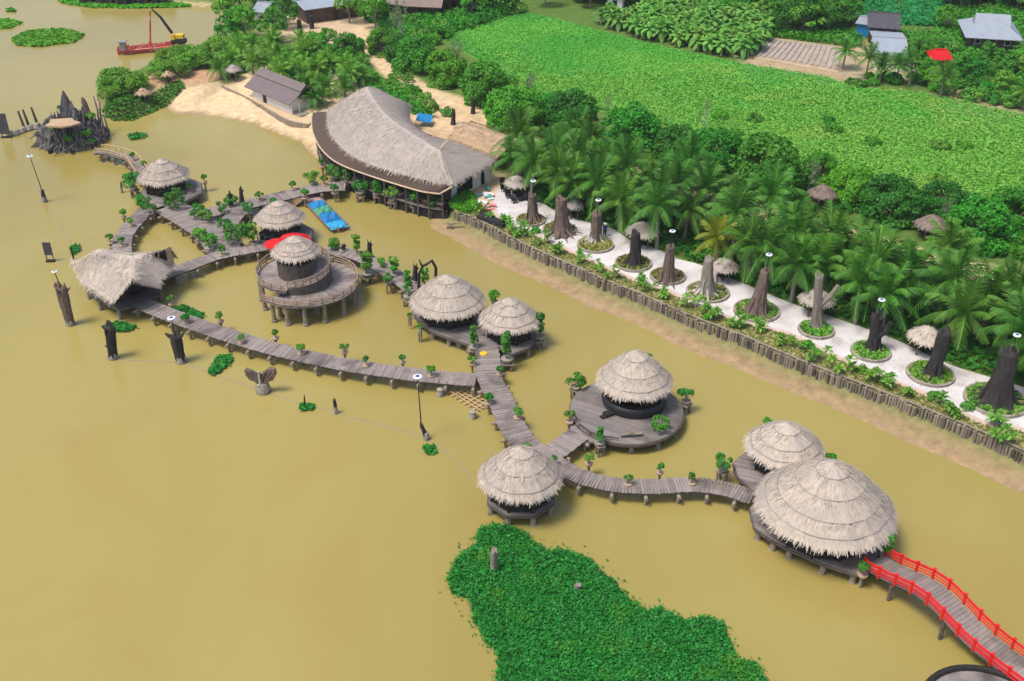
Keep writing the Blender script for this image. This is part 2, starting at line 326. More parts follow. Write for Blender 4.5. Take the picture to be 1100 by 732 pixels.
g = bpy.data.materials.new('soil'); g.use_nodes = True; n = g.node_tree.nodes; L = g.node_tree.links; b = n['Principled BSDF']; b.inputs['Roughness'].default_value = .95; b.inputs['Specular IOR Level'].default_value = .115
at = n.new('ShaderNodeAttribute'); at.attribute_name = 'soil'; tc = n.new('ShaderNodeTexCoord'); no = n.new('ShaderNodeTexNoise'); no.inputs['Scale'].default_value = .9; no.inputs['Detail'].default_value = 8; no.inputs['Roughness'].default_value = .7
L.new(tc.outputs['Object'], no.inputs[0]); mr = n.new('ShaderNodeMapRange'); mr.inputs[1].default_value = .25; mr.inputs[2].default_value = .75; mr.inputs[3].default_value = .62; mr.inputs[4].default_value = 1.3; L.new(no.outputs[0], mr.inputs[0])
hs = n.new('ShaderNodeHueSaturation'); L.new(at.outputs['Color'], hs.inputs['Color']); L.new(mr.outputs[0], hs.inputs['Value']); L.new(hs.outputs[0], b.inputs['Base Color'])
bp = n.new('ShaderNodeBump'); bp.inputs['Strength'].default_value = .35; bp.inputs['Distance'].default_value = .2; L.new(no.outputs[0], bp.inputs['Height']); L.new(bp.outputs[0], b.inputs['Normal'])
me.materials.append(g); ground = bpy.data.objects.new('ground', me); COL.objects.link(ground); tag(ground, kind='structure')
def ground_z(x, y):
    i = np.clip(np.searchsorted(gx, x), 1, nx-1); j = np.clip(np.searchsorted(gy, y), 1, ny-1); return float(hz.reshape(ny, nx)[j, i])
# water: muddy river, silt in slow streaks
w = bpy.data.materials.new('muddy_water'); w.use_nodes = True; n = w.node_tree.nodes; L = w.node_tree.links; b = n['Principled BSDF']
tc = n.new('ShaderNodeTexCoord'); mp = n.new('ShaderNodeMapping'); mp.inputs['Scale'].default_value = (1, .55, 1); mp.inputs['Rotation'].default_value = (0, 0, .5); L.new(tc.outputs['Object'], mp.inputs[0])
no = n.new('ShaderNodeTexNoise'); no.inputs['Scale'].default_value = .028; no.inputs['Detail'].default_value = 7; no.inputs['Roughness'].default_value = .55; no.inputs['Distortion'].default_value = .6; L.new(mp.outputs[0], no.inputs[0])
cr = n.new('ShaderNodeValToRGB'); cr.color_ramp.elements[0].position = .3; cr.color_ramp.elements[1].position = .72; cr.color_ramp.elements[0].color = (.272, .219, .058, 1); cr.color_ramp.elements[1].color = (.355, .292, .094, 1)
L.new(no.outputs[0], cr.inputs[0])
si = n.new('ShaderNodeTexNoise'); si.inputs['Scale'].default_value = .05; si.inputs['Detail'].default_value = 6; si.inputs['Distortion'].default_value = 1.2; L.new(tc.outputs['Object'], si.inputs[0])
sm = n.new('ShaderNodeMapRange'); sm.inputs[1].default_value = .52; sm.inputs[2].default_value = .75; sm.inputs[4].default_value = .55; L.new(si.outputs[0], sm.inputs[0])
sx_ = n.new('ShaderNodeMix'); sx_.data_type = 'RGBA'; L.new(sm.outputs[0], sx_.inputs[0]); L.new(cr.outputs[0], sx_.inputs[6]); sx_.inputs[7].default_value = (.31, .222, .062, 1)
L.new(sx_.outputs[2], b.inputs['Base Color']); b.inputs['Roughness'].default_value = .16; b.inputs['Specular IOR Level'].default_value = .5; b.inputs['IOR'].default_value = 1.33
n1 = n.new('ShaderNodeTexNoise'); n1.inputs['Scale'].default_value = 1.7; n1.inputs['Detail'].default_value = 4; L.new(tc.outputs['Object'], n1.inputs[0])
n2 = n.new('ShaderNodeTexNoise'); n2.inputs['Scale'].default_value = .06; n2.inputs['Detail'].default_value = 2; L.new(tc.outputs['Object'], n2.inputs[0])
ml = n.new('ShaderNodeMath'); ml.operation = 'MULTIPLY'; L.new(n1.outputs[0], ml.inputs[0]); L.new(n2.outputs[0], ml.inputs[1])
bp = n.new('ShaderNodeBump'); bp.inputs['Strength'].default_value = .4; bp.inputs['Distance'].default_value = .12; L.new(ml.outputs[0], bp.inputs['Height']); L.new(bp.outputs[0], b.inputs['Normal'])
mb = MB(); mb.add([(-2600, -900, 0), (2600, -900, 0), (2600, 2900, 0), (-2600, 2900, 0)], [(0, 1, 2, 3)]); tag(mb.build('water', w), kind='structure')
# promenade paving, pink kerb, planting strip
UP = [(536, 199), (545, 206), (567, 216), (583, 219), (594, 226), (620, 236), (633, 240), (659, 247), (677, 259), (692, 264), (710, 270), (726, 278), (752, 285), (773, 295), (796, 304), (829, 318), (857, 329), (899, 343), (958, 364), (1017, 391), (1057, 404), (1100, 417), (1200, 452)]
LOW = [(530, 218), (537, 233), (548, 240), (585, 255), (616, 270), (646, 284), (699, 306), (716, 310), (750, 327), (796, 344), (852, 359), (903, 384), (958, 407), (1011, 429), (1057, 453), (1100, 461), (1200, 502)]
up = smoothline(pts(UP, LZ), .8); low = smoothline(pts(LOW, LZ), .8)
mb = MB(); mb.prism([p.xy for p in up]+[p.xy for p in reversed(low)], LZ-.3, LZ+.06); tag(mb.build('promenade', 'paving'), kind='structure')
S = scatter([tuple(p.xy) for p in up]+[tuple(p.xy) for p in reversed(low)], 500); Q, av = leaves(np.c_[S, np.full(500, LZ+.085)], np.tile((0, 0, 1.), (500, 1)), .09, 1.8, .12); mb = MB(); mb.quads(Q, av); tag(mb.build('leaf_litter', 'thatch_brown'), kind='stuff')
mb = MB(); nn = normals2(low)
for i in range(len(low)-1):
    a, b_ = low[i], low[i+1]; o1, o2 = nn[i][1]*-.65, nn[i+1][1]*-.65; z0, z1 = LZ-.3, LZ+.09
    V = [(p.x, p.y, z) for z in (z0, z1) for p in (a, b_, b_+o2, a+o1)]
    mb.add(V, [(4, 5, 6, 7), (0, 1, 5, 4), (2, 3, 7, 6)])
tag(mb.build('kerb', 'pink_kerb'), kind='structure')
low2 = [low[i]+nn[i][1]*-.6 for i in range(len(low))]; wl_s = smoothline(wl[::-1], .8)
mb = MB(); mb.prism([p.xy for p in low2]+[p.xy for p in reversed(wl_s)], LZ-.5, LZ+.03); tag(mb.build('planting_strip', 'strip_soil'), kind='structure')
# stake retaining wall
t = thing('stake_wall', 'long retaining wall of upright weathered stakes holding up the planted river bank', 'retaining wall', tuple(wl_s[len(wl_s)//2].xy)+(0,))
mb = MB(); fine = smoothline([p-Vector((0, .15, 0)) for p in wl], .3); nf = normals2(fine)
for p, (tt, no_) in zip(fine, nf):
    j = random.gauss(0, .05); q = p+no_*(.12+j); mb.tube([(q.x, q.y, -.3), (q.x+random.gauss(0, .05), q.y, LZ-.08+random.gauss(0, .12))], random.uniform(.10, .17), 6, random.random()**1.6)
mb.build('stakes', 'stake', t)
mb = MB()
mb = MB(); mb.tube([(p+q[1]*-.1+Vector((0, 0, .04))) for p, q in list(zip(fine, nf))[::6]], .12, 6); mb.build('cap_beam', 'log_tan', t)
# ------------------------------------------------------------------ boardwalks
DZ = 1.3
mb = MB(); mb.tube([(0, 0, -1.4), (0, 0, DZ-.2)], [.16, .14], 7); POST = shared(mb, 'support_post', 'log_tan')
mb = MB(); mb.tube([(-.5, 0, 0), (.5, 0, 0)], .17, 8, .2); LOG = shared(mb, 'cross_log', 'log_tan')
def boardwalk(label, px, width, z=DZ, group=None, posts=True, plank='plank', cap=None, ends=0.0):
    line = smoothline(pts(px, z), .27); nn = normals2(line)
    t = thing('boardwalk', label, 'boardwalk', (*line[len(line)//2].xy, 0), group)
    mb = MB(); bm_ = MB(); tone = .5
    for i, (p, (tt, no_)) in enumerate(zip(line, nn)):
        if i % 9 == 0: tone = random.uniform(.1, .8)
        wv = width+random.uniform(-.1, .1); a = min(1, max(0, tone+random.gauss(0, .22)))
        mb.box(p+Vector((0, 0, random.uniform(-.012, .012)-.03)), (.24, wv, .06), tt+no_*random.gauss(0, .02), a=a)
    mb.build('planks', plank, t)
    for s in (-1, 1):
        e = [p+n_*s*(width/2-.22)+Vector((0, 0, -.2)) for p, (tt, n_) in list(zip(line, nn))[::4]]; bm_.tube(e, .11, 5)
    bm_.build('side_beams', 'timber', t)
    if posts:
        for p, (tt, no_) in list(zip(line, nn))[5::10]:
            rz = math.atan2(no_.y, no_.x); part(t, 'cross_log', LOG, (p.x, p.y, z-.42), rz, (width+.75, 1, 1))
            for s in (-1, 1):
                q = p+no_*s*(width/2-.1); part(t, 'support_post', POST, (q.x, q.y, 0), random.random()*6)
    return t
boardwalk('long lower boardwalk curving from the saddle roofed hall to the plank junction', [(150, 322), (160, 329), (201, 345), (239, 358), (288, 373), (343, 386), (386, 394), (443, 402), (489, 406.5), (512, 408)], 2.25)
boardwalk('boardwalk running down from the twin thatched pavilions past the plank junction to the fork', [(520, 362), (524, 384), (526, 406), (537, 428), (550, 457), (563, 475), (578, 487), (592, 491)], 2.5)
boardwalk('curved boardwalk from the fork by the lower pavilion to the big double roofed pavilion', [(590, 492), (601, 500), (624, 512), (660, 520.5), (703, 522.5), (742, 520.5), (775, 524), (808, 534)], 1.95)
boardwalk('short boardwalk spur from the fork up to the round deck pavilion', [(588, 490), (604, 479), (622, 466)], 2.3, z=DZ+.012)
boardwalk('narrow boardwalk from the right end of the saddle roofed hall to the potted tree hub', [(172, 296), (182, 293), (207, 284), (235, 274), (262, 269), (284, 265)], 2.2, z=DZ+.012)
boardwalk('wide boardwalk of the hub running from the upper left pavilion past the big potted trees', [(182, 222), (204, 235), (224, 248), (236, 260), (240, 270)], 4.2, z=DZ+.006)
boardwalk('boardwalk from the hub up to the curved restaurant terrace', [(206, 229), (226, 228), (252, 222), (280, 216), (316, 207.5), (345, 201.5), (372, 200)], 3.0, z=DZ+.018)
boardwalk('short diagonal boardwalk link closing the small gap in the hub', [(262, 222), (248, 236), (238, 254)], 2.6, z=DZ+.024)
boardwalk('boardwalk along the left side from the upper left pavilion down to the saddle roofed hall', [(168, 219), (158, 224), (148, 235), (137, 247), (131, 260), (132, 276)], 2.3, z=DZ+.012)
boardwalk('boardwalk with potted plants from the spiral tower to the left twin pavilion', [(350, 268), (366, 270), (386, 275), (405, 284), (428, 298), (446, 312)], 2.3, z=DZ+.012)
bw = boardwalk('crooked bamboo ramp from the upper left pavilion to the rock island', [(158, 194), (150, 183), (141, 171), (127, 166.5), (110, 163), (100, 163)], 1.7)
for s in (-1, 1):
    ln = smoothline(pts([(158, 194), (150, 183), (141, 171), (127, 166.5), (110, 163), (100, 163)], DZ), 1.2); nb = normals2(ln); mb = MB()
    rail = [p+n_*s*.8+Vector((0, 0, .8+random.gauss(0, .05))) for p, (q, n_) in zip(ln, nb)]; mb.tube(rail, .07, 5); mb.tube([r-Vector((0, 0, .4)) for r in rail], .05, 5)
    for r in rail: mb.beam(r, r-Vector((0, 0, .85)), .08)
    mb.build('bamboo_rail', 'bamboo', bw)
# ------------------------------------------------------------------ pavilions
def fit(l, r, bottom, apex, ze, fr=.3):
    cx = (l+r)/2; pb = P(cx, bottom, ze-fr); u = Vector((pb.x, pb.y, 0)).normalized(); Rr = 3.
    for _ in range(6): c = pb+u*Rr; c.z = ze; Rr = (r-l)/2*mpp(c)-.06
    a, b_ = ze, ze+12
    for _ in range(40):
        m = (a+b_)/2
        if proj((c.x, c.y, m))[1] > apex+2.5: a = m
        else: b_ = m
    return c.x, c.y, Rr, a
def ngon_r(th, n, ph, k=.75):
    d = ((th-ph) % (2*PI/n))-PI/n; return (1-k)+k*math.cos(PI/n)/math.cos(d)
def roof(t, cx, cy, Rr, ze, za, n=8, ph=0.0, mat='thatch', rings=(.30, .62), dens=42, bl=.6, bw_=.06, seams=True, fr=.3, name='thatch_roof', sx=1.0):
    seg = n*3; prof = []; lv = [0.0]+[x for x in rings]+[1.0]; V = []; Fc = []; levels = []
    for q in range(len(lv)-1):                    # each tier starts a little above the end of the tier over it
        for e in (0, 1):
            s = lv[q+e]; z = za+(ze-za)*(s**1.42)-(.035 if (e == 0 and q) else 0); levels.append((s, z))
    levels = [(0.02, za)]+levels[1:]
    for s, z in levels:
        for k in range(seg):
            th = 2*PI*k/seg; rr = Rr*s*ngon_r(th, n, ph)*(1+random.gauss(0, .008)); V.append((cx+rr*sx*math.cos(th), cy+rr*math.sin(th), z+random.gauss(0, .02)))
    for i in range(len(levels)-1):
        for k in range(seg): Fc.append((i*seg+k, i*seg+seg+k, i*seg+seg+(k+1) % seg, i*seg+(k+1) % seg))
    Fb = list(Fc)
    m = len(V); V += [(cx+(v[0]-cx)*.93, cy+(v[1]-cy)*.93, v[2]-.22) for v in V[-seg:]]; V.append((cx, cy, za-.5))
    Fb += [((len(levels)-1)*seg+k, m+k, m+(k+1) % seg, (len(levels)-1)*seg+(k+1) % seg) for k in range(seg)]+[(m+k, len(V)-1, m+(k+1) % seg) for k in range(seg)]
    Fb.append(tuple(range(seg)))
    mb = MB(); mb.add(V, Fb, .5)
    o = len(levels)*seg-seg; edges = [(V[o+k], V[o+(k+1) % seg], (cx, cy, ze)) for k in range(seg)]
    for i in range(1, len(levels)-1):
        if levels[i][0] in rings and i % 2 == 1: edges += [(V[i*seg+k], V[i*seg+(k+1) % seg], (cx, cy, ze)) for k in range(seg)] if False else []
    Q, a = thatch(V, Fc, dens, bl, bw_, edges, fr); mb.quads(Q, a)
    # topknot
    mb.tube([(cx, cy, za-.3), (cx, cy, za+.05)], [.22, .05], 8, .4)
    rf = mb.build(name, mat, t)
    if seams:
        for s in list(rings)+[.9]:
            ring = [];
            for k in range(seg+1):
                th = 2*PI*k/seg; rr = Rr*s*ngon_r(th, n, ph); z = za+(ze-za)*(s**1.42)+.06; ring.append((cx+rr*sx*math.cos(th), cy+rr*math.sin(th), z))
            mb = MB(); mb.tube(ring, .03, 4, cap=False); mb.build('binding_rope', 'rope', rf)
    return rf
mb = MB(); mb.tube([(0, 0, 0), (0, 0, 1)], .11, 6); TPOST = shared(mb, 'post', 'timber_dark')
mb = MB(); mb.tube([(0, 0, -1.5), (.03, 0, -.2), (0, 0, DZ-.15)], [.3, .27, .24], 8); mb.tube([(-.1, 0, -.25), (.1, 0, .12)], [.36, .3], 8, .9); PILE = shared(mb, 'pile', 'log_tan')
def clip(poly, nx_, ny_, d0, keep):
    out = []
    for i in range(len(poly)):
        a, b_ = poly[i], poly[(i+1) % len(poly)]; da, db = (a[0]*nx_+a[1]*ny_-d0)*keep, (b_[0]*nx_+b_[1]*ny_-d0)*keep
        if da >= 0: out.append(a)
        if (da >= 0) != (db >= 0): f = da/(da-db); out.append((a[0]+(b_[0]-a[0])*f, a[1]+(b_[1]-a[1])*f))
    return out
def plankdeck(mb, poly, z0, z1, ang=.3, w_=.3):
    nx_, ny_ = math.cos(ang), math.sin(ang); ds = [p[0]*nx_+p[1]*ny_ for p in poly]; d0 = min(ds); k = 0; tone = .5
    while d0 < max(ds):
        if k % 5 == 0: tone = random.random()
        q = clip(clip(poly, nx_, ny_, d0+.012, 1), nx_, ny_, d0+w_, -1)
        if len(q) > 2: mb.prism(q, z0, z1+random.uniform(-.012, .004), min(1, max(0, tone+random.gauss(0, .2))))
        d0 += w_; k += 1
def deckpoly(cx, cy, r, n, ph): return [(cx+r*math.cos(ph+2*PI*k/n), cy+r*math.sin(ph+2*PI*k/n)) for k in range(n)]
def pavilion(label, l, r, bottom, apex, n=8, ph=.2, deck=None, ze=3.35, rings=(.30, .62), rail=True, npost=8, poly=None, group='thatched pavilions on piles', piles=None, wall=.95, deckz=DZ, mat='thatch', inner=None):
    cx, cy, Rr, za = fit(l, r, bottom, apex, ze)
    t = thing('thatched_pavilion', label, 'pavilion', (cx, cy, 0), group)
    roof(t, cx, cy, Rr, ze, za, n, ph, mat, rings)
    poly = poly or deckpoly(cx, cy, (deck or Rr*.93), n, ph)
    mb = MB(); plankdeck(mb, poly, deckz-.14, deckz, ph+.9); mb.build('deck', 'deck', t)
    mb = MB(); c0 = arr((cx, cy, 0))
    for i in range(len(poly)): a, b_ = poly[i], poly[(i+1) % len(poly)]; mb.beam((*a, deckz-.24), (*b_, deckz-.24), .2, .24)
    mb.build('edge_beam', 'timber', t)
    rp = Rr*.74
    for k in range(npost):
        th = ph+2*PI*k/npost; part(t, 'post', TPOST, (cx+rp*math.cos(th), cy+rp*math.sin(th), deckz), 0, (1, 1, ze+.5-deckz))
    for q in (piles or poly):
        q = arr(q[:2]); q = c0[:2]+(q-c0[:2])*.93; part(t, 'pile', PILE, (q[0], q[1], 0), random.random()*6, (1, 1, (deckz-.15+1.5)/(DZ-.15+1.5)))
    if rail:
        mb = MB(); k2 = npost
        for k in range(k2):
            if k in (rail if isinstance(rail, (list, tuple)) else ()): continue
            a = ph+2*PI*k/k2; b_ = ph+2*PI*(k+1)/k2; A = arr((cx+rp*math.cos(a), cy+rp*math.sin(a), 0)); B = arr((cx+rp*math.cos(b_), cy+rp*math.sin(b_), 0))
            for hgt in (wall, wall*.55, wall*.2): mb.beam(A+(0, 0, deckz+hgt), B+(0, 0, deckz+hgt), .09, .12)
            for e in range(1, 7): C = A+(B-A)*e/7; mb.beam(C+(0, 0, deckz), C+(0, 0, deckz+wall), .06, .06)
        mb.build('railing', 'timber_dark', t)
    mb = MB(); mb.lathe([(.12, deckz), (.12, deckz+.7), (.75, deckz+.72), (.75, deckz+.78)], 12, (cx, cy, 0)); mb.build('table', 'timber_dark', t)
    mb = MB()
    for k in range(12):
        a = ph+2*PI*k/12; b_ = ph+2*PI*(k+1)/12; q = rp-.45; mb.beam((cx+q*math.cos(a), cy+q*math.sin(a), deckz+.4), (cx+q*math.cos(b_), cy+q*math.sin(b_), deckz+.4), .45, .07)
    mb.build('bench', 'timber', t)
    return t, cx, cy, Rr, za
xy = lambda l, z=DZ: [tuple(P(*q, z).xy) for q in l]
PV = {}
PV['p1'] = pavilion('weathered thatched pavilion at the upper left, where the bamboo ramp from the rock island ends', 149, 207, 201, 168.5, 6, .75, poly=xy([(152, 207), (160, 217), (182, 222), (200, 216), (217, 207), (216, 196), (190, 186), (160, 188)]))
PV['p3'] = pavilion('thatched pavilion with the red canopies, behind the spiral tower', 274, 330, 247, 214, 8, .3, poly=xy([(276, 252), (284, 266), (305, 271), (333, 262), (336, 246), (318, 236), (290, 238)]))
PV['p5'] = pavilion('wider left roof of the twin pavilions above the plank junction', 440.5, 523, 345, 293.5, 10, .1, poly=xy([(443, 331), (449, 343), (463, 355), (482, 362), (505, 370), (519, 362), (526, 345), (512, 322), (478, 316), (452, 321)]))
PV['p6'] = pavilion('smaller right roof of the twin pavilions above the plank junction', 514, 581, 361, 318.5, 8, .3, poly=xy([(518, 356), (528, 368), (551, 380), (569, 373), (577, 362), (570, 345), (545, 339), (524, 345)]))
PV['p7'] = pavilion('octagonal thatched pavilion alone on stout piles just above the floating green mat', 512.5, 606, 543, 479, 8, .39, deck=2.95)
c = P(673, 440.5, DZ); dk = [(c.x+5.35*math.cos(a), c.y+5.35*math.sin(a)) for a in np.linspace(0, 2*PI, 37)[:-1]]
PV['p8'] = pavilion('thatched pavilion with a black round bar wall on a wide circular deck', 638, 722, 433, 375, 8, .15, poly=dk, piles=dk[::3], ze=3.9, rings=(.32, .66))
PV['p9'] = pavilion('smaller upper left roof joined to the largest thatched pavilion by the red bridge', 795, 881, 507, 453, 8, .3, poly=xy([(788, 497), (793, 511), (812, 530), (850, 530), (878, 510), (872, 492), (840, 480), (805, 482)]), rings=(.34, .68))
PV['p10'] = pavilion('largest thatched pavilion with three straw tiers at the head of the red bridge', 802.5, 951, 593, 496.5, 12, .1, npost=12, ze=3.6, rings=(.24, .50, .74), poly=xy([(806, 545), (811, 566), (828, 578), (847, 588), (886, 605), (921, 616), (939, 603), (948, 590), (955, 560), (935, 528), (890, 510), (835, 520)]))
# round deck pavilion: black bar wall, its steps and the front landing
t, cx, cy, Rr, za = PV['p8']; mb = MB(); prof = [(3.05, DZ), (3.15, DZ+.5), (3.0, DZ+1.0), (2.8, DZ+1.02), (2.85, DZ)]
bx_, by_ = P(681, 431, DZ).xy; mb.lathe(prof, 40, (bx_, by_, 0)); mb.build('bar_wall', 'black_gloss', t, True)
mb = MB(); q = P(654, 446, DZ); mb.box((q.x, q.y, DZ+.16), (1.0, .7, .3), (1, .6, 0)); mb.box((q.x-.35, q.y-.3, DZ+.08), (1.0, .5, .14), (1, .6, 0)); mb.build('step', 'metal_dark', t)
mb = MB(); mb.prism(xy([(612, 452), (613, 466), (622, 476), (646, 475), (671, 472), (669, 467), (645, 462), (628, 452), (618, 443)], DZ-.25), DZ-.4, DZ-.22); mb.build('landing', 'deck', t)
mb = MB(); l_ = pts([(616, 443), (622, 455), (634, 464), (650, 469), (665, 471)], DZ+.3)
for a, b_ in zip(l_, l_[1:]): mb.beam(a, b_, .1, .1); mb.beam(a-Vector((0, 0, .5)), a, .1)
mb.build('railing', 'timber', t)
mb = MB(); mb.beam(P(666, 467.5, DZ+.3), P(690, 465.5, DZ+.3), .3, .12); mb.build('plank_seat', 'log_tan', t)
# red canopies in front of p3
for i, (q, s, rz, lb) in enumerate([((300, 262, 3.1), 1.55, .3, 'red cloth canopy nearest the spiral tower roof, left of the pair'), ((316, 256.5, 3.4), 1.6, .1, 'red cloth canopy behind and right of the other, under the pavilion eave')]):
    c = P(q[0], q[1], q[2]); t = thing('canopy', lb, 'canopy', (c.x, c.y, DZ), 'red canopies'); mb = MB(); n_ = 8
    V = [(c.x, c.y, q[2]+.75)]; Fc = []
    for rr, z in ((.5, .42), (1.0, .0)):
        for k in range(16): th = 2*PI*k/16+rz; r2 = s*rr*(1 if k % 2 == 0 else .93); V.append((c.x+r2*1.25*math.cos(th), c.y+r2*math.sin(th), q[2]+z-(.1 if k % 2 and rr == 1 else 0)))
    Fc = [(0, 1+k, 1+(k+1) % 16) for k in range(16)]+[(1+k, 17+k, 17+(k+1) % 16, 1+(k+1) % 16) for k in range(16)]
    mb.add(V, Fc); mb.build('cloth', 'red_cloth', t); mb = MB(); mb.tube([(c.x, c.y, DZ), (c.x, c.y, q[2]+.85)], .05, 6); mb.build('pole', 'metal_dark', t)
# canvas lounge and dark furniture under p3
t, cx, cy, Rr, za = PV['p3']; mb = MB()
q = P(284, 256, DZ)
for k in range(3): mb.box((q.x-.2+k*.75, q.y-.3-.5*k, DZ+.3), (.5, .5, .6), (1, .4, 0)); mb.box((q.x-.3+k*.75, q.y-.1-.5*k, DZ+.7), (.5, .1, .5), (1, .4, 0))
mb.build('chairs', 'cloth_dark', t)
# ------------------------------------------------------------------ spiral tower
tc_ = fit(293, 345, 283, 251.5, 6.2); cx, cy = tc_[0], tc_[1]
t = thing('spiral_tower', 'round thatched lookout tower wrapped by a spiral ramp with log railings on tall piles', 'tower', (cx, cy, 0))
roof(t, cx, cy, tc_[2], 6.2, tc_[3], 8, .2, rings=(.4, .75))
z1 = 3.1; c1 = P(331, 294, z1); m_ = mpp(c1)
print('TOWER', cx, cy, tc_[2], tc_[3], 'deck', c1, 'r', 47*m_)
rt = 2.15; mb = MB(); NW = 40
for k in range(NW):
    th = 2*PI*k/NW; hgt = 5.3+random.uniform(-.1, .1); mb.box((cx+rt*math.cos(th), cy+rt*math.sin(th), (hgt+2.0)/2), (.12, 2*PI*rt/NW*.96, hgt-2.0), (math.cos(th), math.sin(th), 0), a=random.random())
mb.build('plank_wall', 'timber', t)
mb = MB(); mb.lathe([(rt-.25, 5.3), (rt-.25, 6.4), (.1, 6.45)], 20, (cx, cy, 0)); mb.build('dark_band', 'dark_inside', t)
def spiral(a0, a1, r0, r1, za_, zb, n=40, cxy=None):
    ox, oy = cxy or (cx, cy); mb = MB(); inn, out = [], []
    for i in range(n+1):
        f = i/n; th = a0+(a1-a0)*f; z = za_+(zb-za_)*f; inn.append((ox+r0*math.cos(th), oy+r0*math.sin(th), z)); out.append((ox+r1*math.cos(th), oy+r1*math.sin(th), z))
    for i in range(n):
        V = [inn[i], out[i], out[i+1], inn[i+1]]; mb.add([arr(v)-(0, 0, .12) for v in V]+V, [(3, 2, 1, 0), (4, 5, 6, 7), (0, 1, 5, 4), (1, 2, 6, 5), (2, 3, 7, 6), (3, 0, 4, 7)], random.random())
    return mb, inn, out
def lograil(line, name, step=3, h=.85):
    mb = MB()
    for q in (h, h*.62, h*.3): mb.tube([arr(p)+(random.gauss(0, .03), random.gauss(0, .03), q+random.gauss(0, .03)) for p in line], .075, 5)
    for p in line[::step]: mb.tube([p, arr(p)+(0, 0, h+.08)], .07, 5)
    mb.build(name, 'log_rail' if 'log_rail' in MATS else 'log_tan', t)
M('log_rail', (.40, .29, .21), (.20, .14, .11), 3, .9, .5)
# upper gallery (left) at about 3.6 m, ramp curling down to the right and front
mb, i1, o1 = spiral(R(60), R(262), rt, 4.6, 3.5, 3.3); mb.build('upper_gallery', 'plank', t); lograil(o1, 'log_railing')
mb, i2, o2 = spiral(R(262), R(440), rt+.02, 3.7, 3.3, 4.6); mb.build('inner_ramp', 'plank', t); lograil(o2, 'log_railing')
mb = MB()
for i, p in enumerate(o2):
    if i % 1 == 0: mb.box((p[0], p[1], (p[2]+2.2)/2-.05), (.1, .28, p[2]-2.2), (math.cos(R(262)+R(178)*i/40), math.sin(R(262)+R(178)*i/40), 0), a=random.random())
mb.build('ramp_wall', 'timber', t)
c2 = (cx+.75, cy-.35)
mb, i3, o3 = spiral(R(232), R(425), 2.9, 6.0, 2.55, 2.1, 44, c2); mb.build('lower_gallery', 'plank', t); lograil(o3, 'log_railing')
for th, rr, cc, z in [(R(150), 4.3, (cx, cy), 3.3), (R(185), 4.4, (cx, cy), 3.3), (R(215), 4.4, (cx, cy), 3.3), (R(248), 4.3, (cx, cy), 3.3), (R(240), 5.6, c2, 2.4), (R(258), 5.7, c2, 2.4), (R(278), 5.7, c2, 2.4), (R(300), 5.7, c2, 2.4), (R(325), 5.7, c2, 2.4), (R(350), 5.7, c2, 2.3), (R(20), 5.6, c2, 2.2), (R(265), 3.2, c2, 2.4), (R(300), 3.2, c2, 2.4)]:
    mb = MB(); q = (cc[0]+rr*math.cos(th), cc[1]+rr*math.sin(th)); mb.tube([(*q, -1.4), (*q, .2), (q[0]+random.gauss(0, .06), q[1], z)], [.3, .27, .2], 8); p_ = mb.build('pile', 'log_tan', t)
    mb = MB(); mb.tube([(*q, -.5), (*q, .3)], .36, 8); mb.build('concrete_foot', 'concrete', p_)
# ------------------------------------------------------------------ saddle roofed hall
A, B, C = P(101, 260, 7.6), P(139, 269, 6.0), P(182, 265, 6.4); L1, L2, F1 = P(76, 279, 3.0), P(90, 305, 2.9), P(122, 325, 2.9)
G, F2, R1 = P(140.5, 302, 5.3), P(168, 308, 3.0), P(187, 281, 3.3)
bk = Vector((C.x-A.x, C.y-A.y, 0)).normalized(); back = Vector((-bk.y, bk.x, 0))
Rb, Lb = Vector((C.x, C.y, 3.2))+back*3.6, Vector((A.x, A.y, 3.0))+back*3.2; Bb = Vector((B.x, B.y, 3.0))+back*3.6
t = thing('saddle_hall', 'large hall with a sagging saddle shaped thatched roof at the far left', 'hall', (B.x, B.y, 0))
def tri_patch(a, b_, c, n, sag=0.0):
    V = []; Fc = []; ix = {}
    for i in range(n+1):
        for j in range(n+1-i):
            u, v = i/n, j/n; w_ = 1-u-v; p = a*w_+b_*u+c*v; p = p.copy(); p.z -= sag*4*(u*w_+v*w_+u*v)/3; ix[i, j] = len(V); V.append(tuple(p))
    for i in range(n):
        for j in range(n-i):
            Fc.append((ix[i, j], ix[i+1, j], ix[i, j+1]))
            if i+j < n-1: Fc.append((ix[i+1, j], ix[i+1, j+1], ix[i, j+1]))
    return V, Fc
V0, F0 = [], []
for (a, b_, c, s) in [(A, L1, L2, -.25), (A, L2, B, .25), (L2, F1, B, 0.1), (F1, G, B, .1), (B, G, F2, .1), (B, F2, R1, .3), (B, R1, C, .25), (A, B, Bb, .2), (A, Bb, Lb, .2), (B, C, Rb, .2), (B, Rb, Bb, .2), (A, Lb, L1, -.2)]:
    v, f = tri_patch(a, b_, c, 6, 0); F0 += [tuple(i+len(V0) for i in q) for q in f]; V0 += v
mb = MB(); mb.add(V0, F0, .4)
cc = (B.x, B.y, 3)
edg = [(L1, L2, cc), (L2, F1, cc), (F2, R1, cc), (Rb, Bb, cc), (Bb, Lb, cc), (Lb, L1, cc)]
gy_ = (F1+F2)/2; edg += [(F1, G, cc), (G, F2, cc)]
import bmesh
bm = bmesh.new(); bv = [bm.verts.new(v) for v in V0]
for f in F0: bm.faces.new([bv[i] for i in f])
bmesh.ops.remove_doubles(bm, verts=bm.verts, dist=.02); bmesh.ops.recalc_face_normals(bm, faces=bm.faces)
inner_ = [v for v in bm.verts if not v.is_boundary]
for _ in range(9): bmesh.ops.smooth_vert(bm, verts=inner_, factor=.5, use_axis_x=True, use_axis_y=True, use_axis_z=True)
